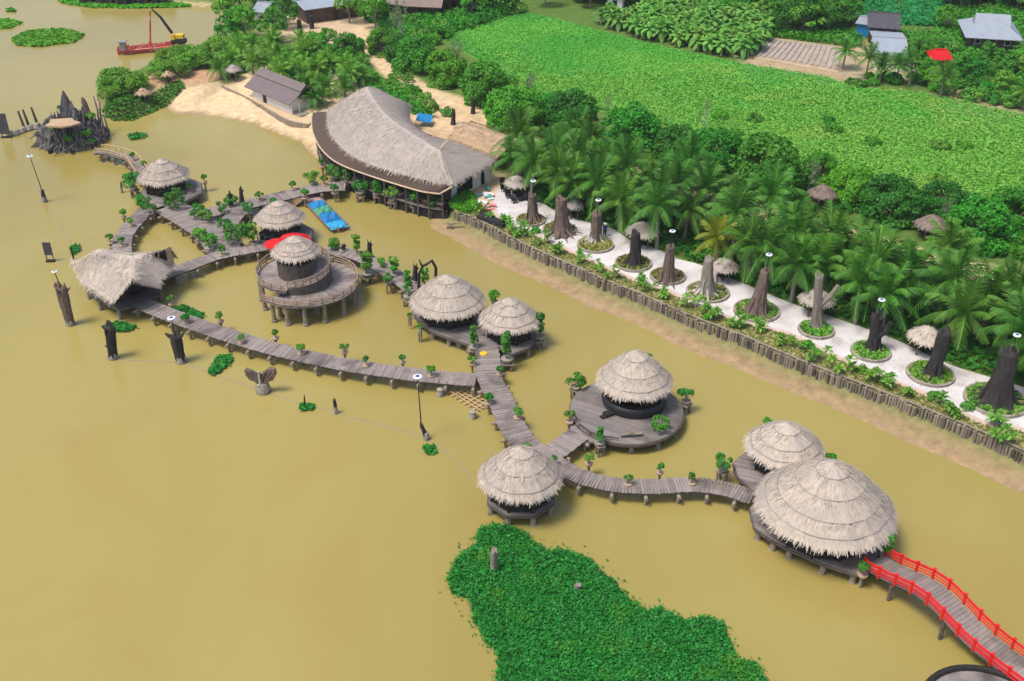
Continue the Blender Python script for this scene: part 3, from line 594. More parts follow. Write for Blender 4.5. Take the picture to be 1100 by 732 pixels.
bm.verts.ensure_lookup_table(); bm.verts.index_update(); V0 = [tuple(v.co) for v in bm.verts]; F0 = [tuple(v.index for v in f.verts) for f in bm.faces]; bm.free()
mb = MB(); mb.add(V0, F0, .4); Q, a = thatch(V0, F0, 36, .75, .07, edg, .32); mb.quads(Q, a); mb.build('thatch_roof', 'thatch', t)
mb = MB(); mb.add([(B.x+(x-B.x)*.86, B.y+(y-B.y)*.86, z-.32) for x, y, z in V0], [f[::-1] for f in F0]); mb.build('interior_shade_shell', 'dark_inside', t)  # dark inner copy of the roof, added to make the hall interior look shaded
mb = MB(); mb.prism(xy([(92, 308), (98, 318), (118, 328), (128, 333), (150, 327), (168, 318), (174, 300), (190, 289), (178, 274), (140, 272), (100, 276), (86, 290)]), DZ-.14, DZ); mb.build('deck', 'deck', t)
mb = MB(); e = pts([(92, 308), (100, 319), (118, 328.5), (128, 333), (150, 327), (170, 317)], DZ-.2)
for a, b_ in zip(e, e[1:]): mb.beam(a, b_, .25, .3)
mb.build('edge_beam', 'timber', t)
mb = MB(); e = pts([(92, 306), (100, 316), (116, 325)], DZ+.45)
for a, b_ in zip(e, e[1:]): mb.beam(a, b_, .35, .5)
mb.build('bench', 'timber_dark', t)
mb = MB(); f_ = [Vector((p.x, p.y, DZ)) for p in (Lb, L1, L2)]; f_ = [Vector((B.x, B.y, DZ))+(p-Vector((B.x, B.y, DZ)))*.85 for p in f_]
for a, b_ in zip(f_, f_[1:]): mb.beam(a+Vector((0, 0, .9)), b_+Vector((0, 0, .9)), .1, 1.8)
a = Vector((B.x, B.y, DZ))+back*2.6; mb.beam(f_[0]+Vector((0, 0, .9)), a+Vector((0, 0, .9)), .1, 1.8); mb.build('wall', 'timber_dark', t)
for q in [(126, 325), (166, 309), (94, 303), (80, 282), (183, 283), (172, 296), (150, 300), (108, 316)]:
    p = P(*q, DZ); part(t, 'post', TPOST, (p.x, p.y, DZ), 0, (1, 1, 2.0))
for q in [(94, 310), (106, 322), (127, 332), (150, 326), (172, 312), (186, 289)]:
    p = P(*q, DZ); part(t, 'pile', PILE, (p.x, p.y, 0))
mb = MB(); mb.tube([P(131, 323, 2.6), G+Vector((0, .5, -.4)), P(163, 311, 2.6)], .09, 5); mb.beam(P(140, 318, 1.6), P(160, 308, 1.6), .8, .1); mb.build('gable_frame', 'timber_dark', t)
# ------------------------------------------------------------------ curved restaurant
O = pts([(352, 119), (352, 128), (355, 143), (371, 162), (398, 176.5), (440, 189), (486, 199)], 5.2)
RG = [P(x, y, z) for x, y, z in [(394, 93, 9.2), (398, 101, 9.0), (406, 113, 8.8), (420, 128, 8.6), (437, 140, 8.5), (456, 152, 8.4), (472, 162, 8.3)]]
K = [P(x, y, z) for x, y, z in [(416, 103, 6.2), (440, 112, 5.4), (440, 118, 5.4), (441, 129, 5.6), (449, 139, 5.8), (464, 147, 5.8), (481, 151.5, 5.8)]]
CR = P(533, 172, 5.0)
SK = pts([(336, 121), (335, 129), (337, 144), (348.5, 163.5), (374, 180), (446, 203.5), (474, 208)], 3.9)
ctr = P(430, 150, 4)
t = thing('thatched_restaurant', 'huge crescent shaped restaurant under one grey thatched roof with a brown skirting roof', 'restaurant', (ctr.x, ctr.y, 0))
n_ = 26
Os, Rs, Ks, Ss = [smoothline(c, .25) for c in (O, RG, K, SK)]
def at(c, f): return c[int(round(f*(len(c)-1)))]
V0, F0 = [], []; mrows = 9
for i in range(n_+1):
    f = i/n_; o_, r_, k_ = at(Os, f), at(Rs, f), at(Ks, f)
    cv = r_*2-(o_+k_)/2
    for j in range(mrows+4): g_ = j/(mrows+3); q_ = o_*(1-g_)**2+cv*2*g_*(1-g_)+k_*g_*g_; l_ = o_.lerp(r_, g_*2) if g_ < .5 else r_.lerp(k_, g_*2-1); V0.append(tuple(q_.lerp(l_, .45)))
mm = mrows+4
for i in range(n_):
    for j in range(mm-1): F0.append((i*mm+j, i*mm+mm+j, i*mm+mm+j+1, i*mm+j+1))
nose = (RG[0]+O[0])/2
for tri in [(RG[-1], O[-1], CR), (RG[-1], CR, K[-1])]:
    v, f = tri_patch(*tri, 6); F0 += [tuple(i+len(V0) for i in q) for q in f]; V0 += v
mb = MB(); mb.add(V0, F0, .5)
ed = [(O[-1], CR, ctr), (CR, K[-1], ctr)]+[(at(Os, i/20), at(Os, (i+1)/20), at(Rs, i/20)) for i in range(20)]+[(at(Ks, i/12), at(Ks, (i+1)/12), at(Rs, i/12)) for i in range(12)]
Q, a = thatch(V0, F0, 22, .75, .085, ed, .14, lift=.02); mb.quads(Q, a); rf = mb.build('thatch_roof', 'thatch_old', t)
mb = MB(); mb.tube([RG[-1]+Vector((0, 0, .12)), RG[-1].lerp(O[-1], .5)+Vector((0, 0, .12)), O[-1]+Vector((0, 0, .1))], .1, 6); mb.build('ridge_cap', 'thatch', rf)
V0, F0 = [], []; N2 = 40
for i in range(N2+1):
    f = i/N2; a = at(Ss, f); b_ = at(Os, f*.985); u = (b_-a); V0 += [tuple(a), tuple(a+u*1.06-Vector((0, 0, .12)))]
F0 = [(2*i, 2*i+2, 2*i+3, 2*i+1) for i in range(N2)]; mb = MB(); mb.add(V0, F0, .5); mb.add([(x, y, z-.1) for x, y, z in V0], [f[::-1] for f in F0], .5); sk = mb.build('skirt_roof', 'brown_sheet', t)
mb = MB(); mb.tube([p-Vector((0, 0, .08)) for p in Ss[::6]]+[Ss[-1]-Vector((0, 0, .08)), O[-1]-Vector((0, 0, .2))], .13, 5); mb.build('eave_trim', 'trim', sk)
# terrace floor, posts, rear wall
inn = [at(Os, i/30).lerp(at(Ks, i/30), .22) for i in range(31)]; fl = [(p.x, p.y) for p in (at(Ss, i/30).lerp(at(Os, i/30), .12) for i in range(31))]
mb = MB(); mb.prism(fl+[(p.x, p.y) for p in reversed([at(Ks, i/30) for i in range(31)])], DZ+.2, DZ+.4); mb.build('terrace_floor', 'deck', t); mb = MB(); fl2 = [(p.x, p.y) for p in (at(Ss, i/30).lerp(at(Os, i/30), .55) for i in range(31))]; mb.prism(fl2+[(p.x, p.y) for p in reversed(inn)], -.4, DZ+.19); mb.build('underfloor_shade', 'timber_dark', t)  # second prism: dark block painted in for the shade below floor and eave
mb = MB()
for a, b_ in zip(inn, inn[1:]): mb.beam((a.x, a.y, 3.4), (b_.x, b_.y, 3.4), .15, 3.6)
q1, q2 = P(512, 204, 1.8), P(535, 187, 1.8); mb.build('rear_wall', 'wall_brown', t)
mb = MB(); e0 = inn[-1]; c0 = ctr+(CR-ctr)*.95; k0 = ctr+(K[-1]-ctr)*.96
for a, b_ in ((e0, c0), (c0, k0)): mb.beam((a.x, a.y, 3.3), (b_.x, b_.y, 3.3), .2, 3.4)
mb.build('end_wall', 'white_wall', t)
mb = MB(); a = e0.lerp(c0, .12); b_ = e0.lerp(c0, .5); o_ = Vector((c0.y-e0.y, e0.x-c0.x, 0)).normalized()*.12; mb.beam((a.x+o_.x, a.y+o_.y, 3.2), (b_.x+o_.x, b_.y+o_.y, 3.2), .1, 2.2); mb.build('opening', 'dark_inside', t); mb = MB(); a = e0.lerp(c0, .72); b_ = e0.lerp(c0, .8); mb.beam((a.x+o_.x, a.y+o_.y, 3.0), (b_.x+o_.x, b_.y+o_.y, 3.0), .1, 2.2); mb.build('door', 'dark_inside', t)
mb = MB(); mb.tube([(0, 0, 0), (0, 0, 1)], .12, 6); RP = shared(mb, 'post', 'timber')
for i in range(22):
    p = at(Ss, i/21).lerp(at(Os, i/21), .2); part(t, 'post', RP, (p.x, p.y, -1.2), 0, (1, 1, 5.2))
mb = MB()
for i in range(60): 
    a, b_ = at(Ss, i/60).lerp(at(Os, i/60), .2), at(Ss, (i+1)/60).lerp(at(Os, (i+1)/60), .2)
    for h_ in (2.1, 2.6): mb.beam((a.x, a.y, h_), (b_.x, b_.y, h_), .07, .07)
    mb.beam((a.x, a.y, 1.6), (a.x, a.y, 2.6), .06)
mb.build('railing', 'timber_dark', t)
for i in range(18):
    mb = MB(); p = at(Ss, (i+.5)/18).lerp(at(Os, (i+.5)/18), .62); mb.box((p.x, p.y, DZ+1.1), (.9, .9, .07), (random.random(), 1, 0)); mb.box((p.x, p.y, DZ+.74), (.2, .2, .7)); mb.build('table', 'timber', t)
# straw shed behind the restaurant
cs = pts([(505, 131), (573, 152), (535, 168), (481, 148)], 4.2); c0 = sum(cs, Vector())/4
t = thing('straw_shed', 'long low shed with a tan straw roof between the restaurant and the sand road', 'shed', (c0.x, c0.y, LZ)); V0, F0 = [], []
for i in range(13):
    f = i/12
    for j in range(7): g_ = j/6; p = cs[0].lerp(cs[1], f).lerp(cs[3].lerp(cs[2], f), g_); p.z = 3.9+1.3*math.sin(PI*g_)+random.gauss(0, .01); V0.append(tuple(p))
F0 = [(i*7+j, i*7+j+1, i*7+8+j, i*7+7+j) for i in range(12) for j in range(6)]; mb = MB(); mb.add(V0, F0, .5)
Q, a = thatch(V0, F0, 24, .7, .08, [(cs[3], cs[2], c0), (cs[0], cs[1], c0), (cs[0], cs[3], c0), (cs[1], cs[2], c0)], .2, lift=.015); mb.quads(Q, a); mb.build('straw_roof', 'thatch_tan', t)
for f in (0, .25, .5, .75, 1):
    for a, b_ in ((cs[0], cs[1]), (cs[3], cs[2])): p = a.lerp(b_, .03+f*.94); p = p+(c0-p)*.06; part(t, 'post', RP, (p.x, p.y, LZ), 0, (1, 1, 2.2))
# ------------------------------------------------------------------ houses
def house(name, label, base0, base1, depth_, hw, hr, wall, roofm, over=.7, door=None, cat='house', group=None, gable=True, z=LZ, veranda=False, vent=False, windows=0, hip=0.0):
    a, b_ = P(*base0, z), P(*base1, z); X_ = b_-a; Lh = X_.length; X_ = X_/Lh; Y_ = Vector((-X_.y, X_.x, 0)); c = a+X_*Lh/2+Y_*depth_/2
    t = thing(name, label, cat, (c.x, c.y, z), group); Zv = Vector((0, 0, 1))
    def q(x, y, h): return a+X_*x+Y_*y+Zv*h
    mb = MB(); mb.box(c+Zv*hw/2, (Lh, depth_, hw), X_); w_ = mb.build('wall', wall, t)
    if gable and not hip:
        mb = MB()
        for x in (0.02, Lh-.02): mb.add([q(x, 0, hw-.01), q(x, depth_, hw-.01), q(x, depth_/2, hw+hr*.93)], [(0, 1, 2), (2, 1, 0)])
        mb.build('gable', 'wall_brown' if wall == 'white_wall' else wall, t)
    mb = MB(); ov = over; e = hw-.02-hr*ov/(depth_/2)*.6; x0, x1 = -ov, Lh+ov; rx = hip
    top0, top1 = q(x0+rx, depth_/2, hw+hr), q(x1-rx, depth_/2, hw+hr)
    V = [q(x0, -ov, e), q(x1, -ov, e), top1, top0, q(x1, depth_+ov, e), q(x0, depth_+ov, e)]; V += [v-Zv*.12 for v in V]
    mb.add(V, [(0, 1, 2, 3), (3, 2, 4, 5), (9, 8, 7, 6), (11, 10, 8, 9), (0, 6, 7, 1), (4, 10, 11, 5)]+([(1, 4, 2), (5, 0, 3)] if hip else [(0, 3, 9, 6), (3, 5, 11, 9), (1, 7, 8, 2), (2, 8, 10, 4)])); rf = mb.build('roof', roofm, t)
    mb = MB(); mb.beam(top0+Zv*.05, top1+Zv*.05, .35, .14); mb.build('ridge_cap', roofm, rf)
    if vent:
        mb = MB(); V = [q(x0, depth_*.27, hw+hr*.72), q(x1, depth_*.27, hw+hr*.72), q(x1, depth_/2, hw+hr+.42), q(x0, depth_/2, hw+hr+.42), q(x1, depth_*.74, hw+hr*.72), q(x0, depth_*.74, hw+hr*.72)]; V += [v-Zv*.1 for v in V]
        mb.add(V, [(0, 1, 2, 3), (3, 2, 4, 5), (9, 8, 7, 6), (11, 10, 8, 9), (0, 6, 7, 1), (4, 10, 11, 5), (0, 3, 9, 6), (3, 5, 11, 9), (1, 7, 8, 2), (2, 8, 10, 4)]); mb.build('upper_roof', roofm, rf)
    if door is not None:
        mb = MB(); mb.box(q(Lh*door, -.03, 1.05), (.95, .08, 2.1), X_); mb.build('door', 'metal_dark', t)
    for k in range(windows):
        x = Lh*(k+.5)/windows; mb = MB(); mb.box(q(x, -.04, hw*.58), (1.1, .08, 1.0), X_); f_ = mb.build('window', 'white_paint', t); mb = MB(); mb.box(q(x, -.075, hw*.58), (.9, .06, .8), X_); mb.build('pane', 'dark_inside', f_)
    if veranda:
        mb = MB()
        for x, y in ((Lh+2.0, .1), (Lh+2.0, depth_-.1)): mb.beam(q(x, y, 0), q(x, y, hw*.85), .14)
        mb.build('veranda_posts', 'trim', t); mb = MB(); mb.box(q(Lh+1.1, depth_/2, .12), (2.4, depth_, .24), X_); mb.build('veranda_floor', 'concrete', t)
    return t
house('beach_house', 'long whitewashed house with a brown violet roof and one dark door above the beach', (272, 105), (314, 122.5), 5.2, 2.3, 1.7, 'white_wall', 'roof_violet', .9, .32, veranda=True, vent=True, z=1.4)
house('blue_roofed_house', 'house with the largest plain pale zinc roof beside the vegetable plot', (939, 75), (969, 77), 14, 3.0, .9, 'white_wall', 'zinc', .6, .3, windows=2)
house('dark_tiled_house', 'house with a dark tiled roof behind the plain zinc roof', (932, 46), (960, 48), 9, 3.2, 1.5, 'wall_brown', 'tile_dark', .6, .5, windows=2)
house('shed', 'small open blue grey shed left of the dark tiled roof', (919, 39), (934, 41), 6, 2.6, .5, 'blue_tarp', 'zinc', .4)
house('hip_roofed_house', 'grey metal house with a tall steep centre roof at the far right edge', (1040, 54), (1088, 57), 10, 3.0, 2.4, 'wall_brown', 'zinc', 1.2, .5, windows=3, hip=4.5)
house('red_roofed_shelter', 'small shelter with a bright red tarp roof among trees below the hip roofed house', (1000, 76), (1019, 77), 4.5, 2.2, 1.0, 'timber', 'red_cloth', .5, hip=1.0)
house('orange_house', 'narrow house with a bright orange gable far behind the trees', (899, 20), (908, 20.5), 5, 4.5, 1.0, 'orange', 'orange', .3, .5)
house('village_house', 'small white house with a pale roof beside the river trees, top left', (275, 29), (291, 30), 6, 3.2, 1.0, 'white_wall', 'zinc', .5, .4, windows=1)
house('village_house', 'half hidden house with red and grey roof above the banana grove', (652, 11), (668, 12), 8, 3, 1.4, 'white_wall', 'red_hull', .5, .5)
house('village_house', 'small blue roofed house just right of the red roof above the banana grove', (684, 5), (697, 5), 6, 3, 1.0, 'white_wall', 'blue_tarp', .5, .5)
house('warehouse', 'long low grey roofed warehouse beyond the yard at the top of the sand road', (330, 26), (392, 17), 9, 3, .7, 'wall_brown', 'zinc', .6, .5)
for i, (a, b_, lb) in enumerate([((412, 13), (430, 14.5), 'thatched village house with the sharp gable left of the other two'), ((440, 16), (470, 17.5), 'middle and widest of the three brown thatched village houses'), ((480, 8), (500, 9), 'rightmost thatched village house under the trees')]):
    house('thatched_house', lb, a, b_, 8, 2.6, 3.0, 'wall_brown', 'thatch_brown', 1.2, .4, group='thatched village houses')
hh_ = [o for o in sc.objects if o.name.startswith('hip_roofed_house')][0]
a, b_ = P(1048, 54, LZ), P(1078, 56, LZ); X_ = (b_-a).normalized(); Y_ = Vector((-X_.y, X_.x, 0)); c0 = Vector(hh_.location); mb = MB(); V = []
for s, z in ((1.0, 4.3), (.93, 7.4)):
    for i, j in ((-1, -1), (1, -1), (1, 1), (-1, 1)): V.append(tuple(c0+X_*3.3*i*s+Y_*3.4*j*(s if z < 5 else .08)+Vector((0, 0, z-LZ))))
mb.add(V, [(0, 1, 5, 4), (1, 2, 6, 5), (2, 3, 7, 6), (3, 0, 4, 7), (4, 5, 6, 7), (3, 2, 1, 0)]); mb.build('upper_roof', 'zinc', hh_)
# ------------------------------------------------------------------ thatched huts
def hut(label, cx_, by, wpx, hgt=2.6, mat='thatch_brown', group='thatched huts'):
    b0 = P(cx_, by, LZ); z = ground_z(b0.x, b0.y); rr = wpx*mpp(b0)/2; t = thing('thatched_hut', label, 'hut', (b0.x, b0.y, z), group)
    roof(t, b0.x, b0.y, rr, z+hgt*.78, z+hgt*.78+rr*.6, 8, .2, mat, (.5,), 22, .7, .1, False, .35)
    for k in range(4): th = .6+PI/2*k; part(t, 'post', RP, (b0.x+rr*.6*math.cos(th), b0.y+rr*.6*math.sin(th), z-.1), 0, (.7, .7, hgt))
    mb = MB(); mb.lathe([(.1, z), (.1, z+.65), (rr*.4, z+.67), (rr*.4, z+.73)], 10, (b0.x, b0.y, 0)); mb.build('table', 'timber_dark', t)
for a in [('grey thatched hut beside the black chairs near the restaurant', 555, 212, 25, 2.8, 'thatch_old'), ('small thatched hut between the second and third stone trunks', 617, 235, 18, 2.6, 'thatch_old'), ('thatched hut behind the black stone trunk', 689, 264, 34, 2.6, 'thatch_old'),
          ('thatched hut under the yellowing palm', 776, 302, 28, 2.6, 'thatch_old'), ('thatched hut behind the forked stone trunk', 875, 338, 36, 2.6, 'thatch_old'), ('pale thatched hut between the broken trunk and the next leaning one', 991, 379, 37, 2.6, 'thatch'),
          ('brown thatched hut beside the bare pale tree at the field edge', 881, 222, 29), ('brown thatched hut at the field edge, farthest right of all huts', 998, 256, 33), ('tiny thatched hut between two round trees at the edge of the field', 638, 148, 13),
          ('tan hut nearest the tip of the mangrove bank', 154, 104, 15, 2.4, 'thatch_tan'), ('tan hut in the middle of the mangrove bank', 182, 91, 11, 2.4, 'thatch_tan'), ('hut at the back of the beach, left of the whitewashed house', 251, 85, 17, 2.4, 'thatch_old')]: hut(*a)
# ------------------------------------------------------------------ plant prototypes
def tree_proto(name, label, cat, r, h, leaf, n, mat, trunk='bark_grey', th=1.6, lobes=34, low=-.25, asp=1.6, rag=.28):
    t = thing(name, label, cat); mb = MB(); c = crown(mb, n, r, h, th+h*.32, lobes, leaf, low, rag, asp); mb.build('crown', mat, t)
    mb = MB(); mb.tube([(0, 0, -.3), (.1, .05, th*.6), (0, 0, th+h*.35)], [r*.09, r*.06, r*.03], 7)
    for q in c[::4]: mb.tube([(0, 0, th*.8), arr(q)*(.5, .5, .5)+(0, 0, th*.3), q], [r*.04, r*.028, r*.01], 5)
    mb.build('trunk', trunk, t); return Proto(t)
ROUND = [tree_proto('round_tree', 'tree', 'tree', 1, .9, .068, 9000, m, th=.25, lobes=60, low=-.7, rag=.3) for m in ('leaf_tree', 'leaf_bright', 'leaf_tree', 'leaf_dark')]
LOOSE = [tree_proto('broadleaf_tree', 'tree', 'tree', 1, 1.25, .13, 1100, m, th=.7, lobes=22, rag=.34) for m in ('leaf_tree', 'leaf_dark', 'leaf_mangrove', 'leaf_bright')]
MANG = [tree_proto('mangrove_tree', 'tree', 'tree', 1, 1.0, .10, 1500, 'leaf_mangrove', th=.4, lobes=24, rag=.36) for _ in range(2)]
BUSH = [tree_proto('bush', 'bush', 'bush', 1, .8, .16, 800, m, th=.15, lobes=16, rag=.38, low=-.1) for m in ('leaf_bright', 'leaf_shrub', 'leaf_tree')]
def palm_proto(label, nf, L, th, mat, seed, lean=.25, yellow=0):
    r = np.random.default_rng(seed); t = thing('coconut_palm', label, 'palm tree'); mb = MB(); Q = []; A = []
    top = arr((lean, lean*.4, th))
    for k in range(nf):
        az = 2.4*k+r.uniform(-.2, .2); f = k/nf; el = R(84-104*f+r.uniform(-7, 7)); Lf = L*r.uniform(.85, 1.1)*(.8+.2*math.sin(PI*min(1, f+.25))); N = 21
        dh = arr((math.cos(az), math.sin(az), 0)); side = arr((-math.sin(az), math.cos(az), 0)); drop = .32+.42*r.random()
        pt = lambda s: top+dh*(Lf*s*math.cos(el)*(1-.12*s)+.1)+arr((0, 0, Lf*(s*math.sin(el)-drop*s*s*(1.0 if el < 1 else .7))))
        tone = r.random(); prev = pt(0)
        for j in range(1, N+1):
            s0, s1 = (j-1)/N, j/N; a, b_ = pt(s0), pt(s1); u = b_-a; u = u/np.linalg.norm(u); up_ = np.cross(side, u); ln = L*.235*math.sin(PI*(.12+.82*s1))**.7
            Q.append([a-side*.045, a+side*.045, b_+side*.035, b_-side*.035]); A.append(.95)
            for sg in (-1, 1):
                d = unit(side*sg*.8+u*.75-arr((0, 0, .12+.35*r.random()))+up_*.2); e = a+d*ln*r.uniform(.85, 1.1); wv = u*.05*L/3.4
                Q.append([a-wv, a+wv*1.2, e+wv*.3, e-wv*.1]); A.append(np.clip(tone*.55+r.random()*.45, 0, 1))
    mb.quads(np.array(Q), A); mb.build('crown', mat, t)
    mb = MB(); mb.tube([(0, 0, -.3), (lean*.3, lean*.1, th*.4), (lean*.8, lean*.3, th*.8), tuple(top)], [.24, .17, .15, .17], 7); mb.build('trunk', 'bark_grey', t)
    mb = MB()
    for k in range(6): a = k*1.05; mb.lathe([(.02, -.14), (.11, -.05), (.12, .05), (.02, .14)], 6, top+arr((.22*math.cos(a), .22*math.sin(a), -.22)))
    mb.build('coconuts', 'leaf_shrub', t); return Proto(t)
PALM = [palm_proto('palm', 21, 4.2, th, 'leaf_palm', 10+i, le) for i, (th, le) in enumerate([(3.8, .3), (4.8, -.4), (3.2, .1), (4.3, .5), (3.6, -.2)])]
PALMY = palm_proto('palm', 24, 3.7, 4.0, 'leaf_palm_dry', 31)
PALMS = [palm_proto('palm', 20, 3.3, th, 'leaf_mangrove' if i != 1 else 'leaf_palm', 40+i) for i, th in enumerate((1.2, 1.8, 2.3))]
def banana_proto(seed):
    r = np.random.default_rng(seed); t = thing('banana_plant', 'banana', 'banana plant'); mb = MB(); Q = []; A = []; top = arr((0, 0, 2.2))
    for k in range(14):
        az = 2.4*k; el = R(80-8*k+r.uniform(-8, 8)); L = r.uniform(1.9, 2.5); dh = arr((math.cos(az), math.sin(az), 0)); side = arr((-math.sin(az), math.cos(az), 0)); tone = r.random()
        pt = lambda s: top+dh*L*s*math.cos(el)*(1-.1*s)+arr((0, 0, L*(s*math.sin(el)-.5*s*s)))
        for j in range(6):
            s0, s1 = .12+.88*j/6, .12+.88*(j+1)/6; a, b_ = pt(s0), pt(s1); w0, w1 = [.46*math.sin(PI*min(1, .1+.9*s))**.6 if s < 1 else 0 for s in (s0, s1)]
            for sg in (-1, 1): Q.append([a, b_, b_+side*sg*w1-arr((0, 0, w1*.35)), a+side*sg*w0-arr((0, 0, w0*.35))]); A.append(np.clip(tone*.6+r.random()*.4, 0, 1))
    mb.quads(np.array(Q), A); mb.build('leaves', 'leaf_banana', t); mb = MB(); mb.tube([(0, 0, -.2), (.03, 0, 1.2), (0, 0, 2.35)], [.2, .16, .1], 7)
    mb.build('stem', 'trim', t); return Proto(t)
BAN = [banana_proto(s) for s in (3, 4, 5)]
def bare_proto(seed, mat='bark_pale', lf='leaf_grey', nl=300):
    r = random.Random(seed); t = thing('bare_tree', 'tree', 'tree'); mb = MB(); tips = []
    def br(p, d, L, rad, lev):
        q = p+d*L; mid = p+d*L*.5+arr((r.gauss(0, .06), r.gauss(0, .06), 0))*L; mb.tube([p, mid, q], [rad, rad*.8, rad*.6], 5)
        if lev == 0: tips.append(q); return
        for _ in range(3): nd = unit(d+arr((r.gauss(0, .55), r.gauss(0, .55), r.gauss(.1, .25)))); br(q, nd, L*r.uniform(.6, .8), rad*.58, lev-1)
    br(arr((0, 0, -.2)), arr((0, 0, 1.)), .42, .028, 4); mb.build('branches', mat, t)
    T = arr(tips); k = rng.integers(0, len(T), nl); Q, a = leaves(T[k]+rng.normal(0, .06, (nl, 3)), rng.normal(0, 1, (nl, 3)), .05); mb = MB(); mb.quads(Q, a); mb.build('leaves', lf, t); return Proto(t)
BARE = [bare_proto(2), bare_proto(5, nl=120)]
def shrub_proto(seed, mat='leaf_shrub'):
    r = np.random.default_rng(seed); t = thing('leafy_shrub', 'shrub', 'shrub'); mb = MB(); st = MB(); Q = []; A = []
    for m in range(4):
        bx, by, h_ = r.normal(0, .28), r.normal(0, .28), r.uniform(.45, 1.15); st.tube([(bx*.4, by*.4, 0), (bx, by, h_)], .035, 5); tone = r.random()
        for k in range(11):
            az = 2.4*k; el = R(70-9*k); d = arr((math.cos(az)*math.cos(el), math.sin(az)*math.cos(el), math.sin(el))); s_ = arr((-math.sin(az), math.cos(az), 0)); a = arr((bx, by, h_)); L = r.uniform(.4, .62)
            Q.append([a, a+d*L*.6+s_*.14, a+d*L-arr((0, 0, .1)), a+d*L*.6-s_*.14]); A.append(np.clip(tone*.5+r.random()*.5, 0, 1))
    mb.quads(np.array(Q), A); mb.build('leaves', mat, t); st.build('stems', 'bark_grey', t); return Proto(t)
SHRUB = [shrub_proto(s) for s in (1, 2, 3)]
# potted trees: kind = pot on posts in the water, or pot on the deck
def potted_proto(kind, seed):
    r = np.random.default_rng(seed); t = thing('potted_tree', 'potted tree', 'potted tree'); mb = MB(); tall = kind == 'column'; small = kind == 'small'
    R0 = {'small': .48, 'dome': .85, 'big': 1.3, 'column': .5}[kind]; zt = {'small': .62, 'dome': .6, 'big': .8, 'column': .5}[kind]
    if tall:
        for z in (.7, 1.15, 1.6, 2.0): 
            q = MB(); crown(mb, 130, .42*r.uniform(.7, 1.15), .3, z, 6, .17, -.5, .5)
    else: crown(mb, 620 if kind != 'big' else 1300, R0, R0*r.uniform(.5, .9), zt+.2, int(r.integers(7, 18)) if kind != 'big' else 28, .16 if not small else .13, -.6, r.uniform(.36, .5))
    mb.build('foliage', ['leaf_bonsai', 'leaf_bright', 'leaf_bonsai', 'leaf_shrub', 'leaf_tree'][seed % 5], t)
    mb = MB(); mb.tube([(0, 0, 0), (r.normal(0, .08), r.normal(0, .08), zt*.5), (0, 0, zt+.1)], [.07 if small else .12, .06, .05], 6); 
    for k in range(4): a = k*1.6; mb.tube([(0, 0, zt*.6), (R0*.5*math.cos(a), R0*.5*math.sin(a), zt)], [.05, .03], 5)
    mb.build('trunk', 'bark_grey', t); pr = .46 if small else .52
    mb = MB(); mb.lathe([(pr*.55, -.42), (pr*.95, -.2), (pr*1.05, -.02), (pr*.9, 0), (pr*.85, -.06)], 12); mb.build('pot', 'pot' if small else 'concrete', t)
    mb = MB()
    if small: mb.tube([(0, 0, -2.6), (0, 0, -.4)], [.14, .16], 7)
    else:
        for sx in (-.36, .36):
            for sy in (-.3, .3): mb.tube([(sx, sy, -2.9), (sx, sy, -.4)], [.15, .12], 6)
        mb.box((0, 0, -.45), (1.15, .95, .1))
    mb.build('stand', 'log_tan', t); return Proto(t)
PK = {k: [potted_proto(k, s) for s in range(n)] for k, n in (('small', 6), ('dome', 6), ('big', 3), ('column', 4))}
def potted(kind, fx, fy, label, group, s=1.0, z=DZ+.15):
    s = s*.8 if kind == 'small' else s
    zz = {'small': .82, 'dome': .85, 'big': 1.1, 'column': 1.2}[kind]*s
    p = P(fx, fy, z+zz); random.choice(PK[kind]).put((p.x, p.y, z), random.random()*6, s*random.uniform(.85, 1.12), label, group, sz=s*random.uniform(.9, 1.1))
def row(kind, l, fmt, group, s=1.0, cat=None):
    for i, q in enumerate(l): potted(q[2] if len(q) > 2 else kind, q[0], q[1], fmt.format(ORD[i]), group, q[3] if len(q) > 3 else s)
row('small', [(183, 321), (198.5, 340), (235.6, 339), (258, 361.5), (295, 357), (323, 373), (369.5, 372), (393, 386), (432, 383), (463, 397)], 'clay bowl tree along the long lower boardwalk, {} from the saddle roofed hall', 'clay bowl trees along the lower boardwalk')
row('small', [(507, 384.6), (537, 395.5), (525, 426), (556, 441.6), (567, 479, 'small', .8), (595, 492.5, 'small', .9)], 'clay bowl tree by the boardwalk below the twin pavilions, {} from the top', 'clay bowl trees below the twin pavilions')
row('small', [(633, 491), (675, 513), (709.5, 500.7), (744, 512)], 'clay bowl tree on the curved boardwalk to the double roof, {} from the fork', 'clay bowl trees on the curved boardwalk')
row('dome', [(336, 189), (345.7, 173, 'small', 1.2), (348, 192, 'small', 1.3), (358, 183), (369, 187), (359, 201, 'small', 1.2), (386, 198.6), (404, 200), (421, 206), (443.5, 210), (465.5, 215)], 'dense domed tree in a concrete planter before the curved restaurant, {} from its left end', 'domed planter trees before the restaurant', 1.15)
row('small', [(266, 222, 'dome', .95), (278, 208.5), (294, 215), (314, 197), (327, 206)], 'potted tree beside the boardwalk up to the restaurant, {} from the hub', 'potted trees on the restaurant boardwalk', 1.25)
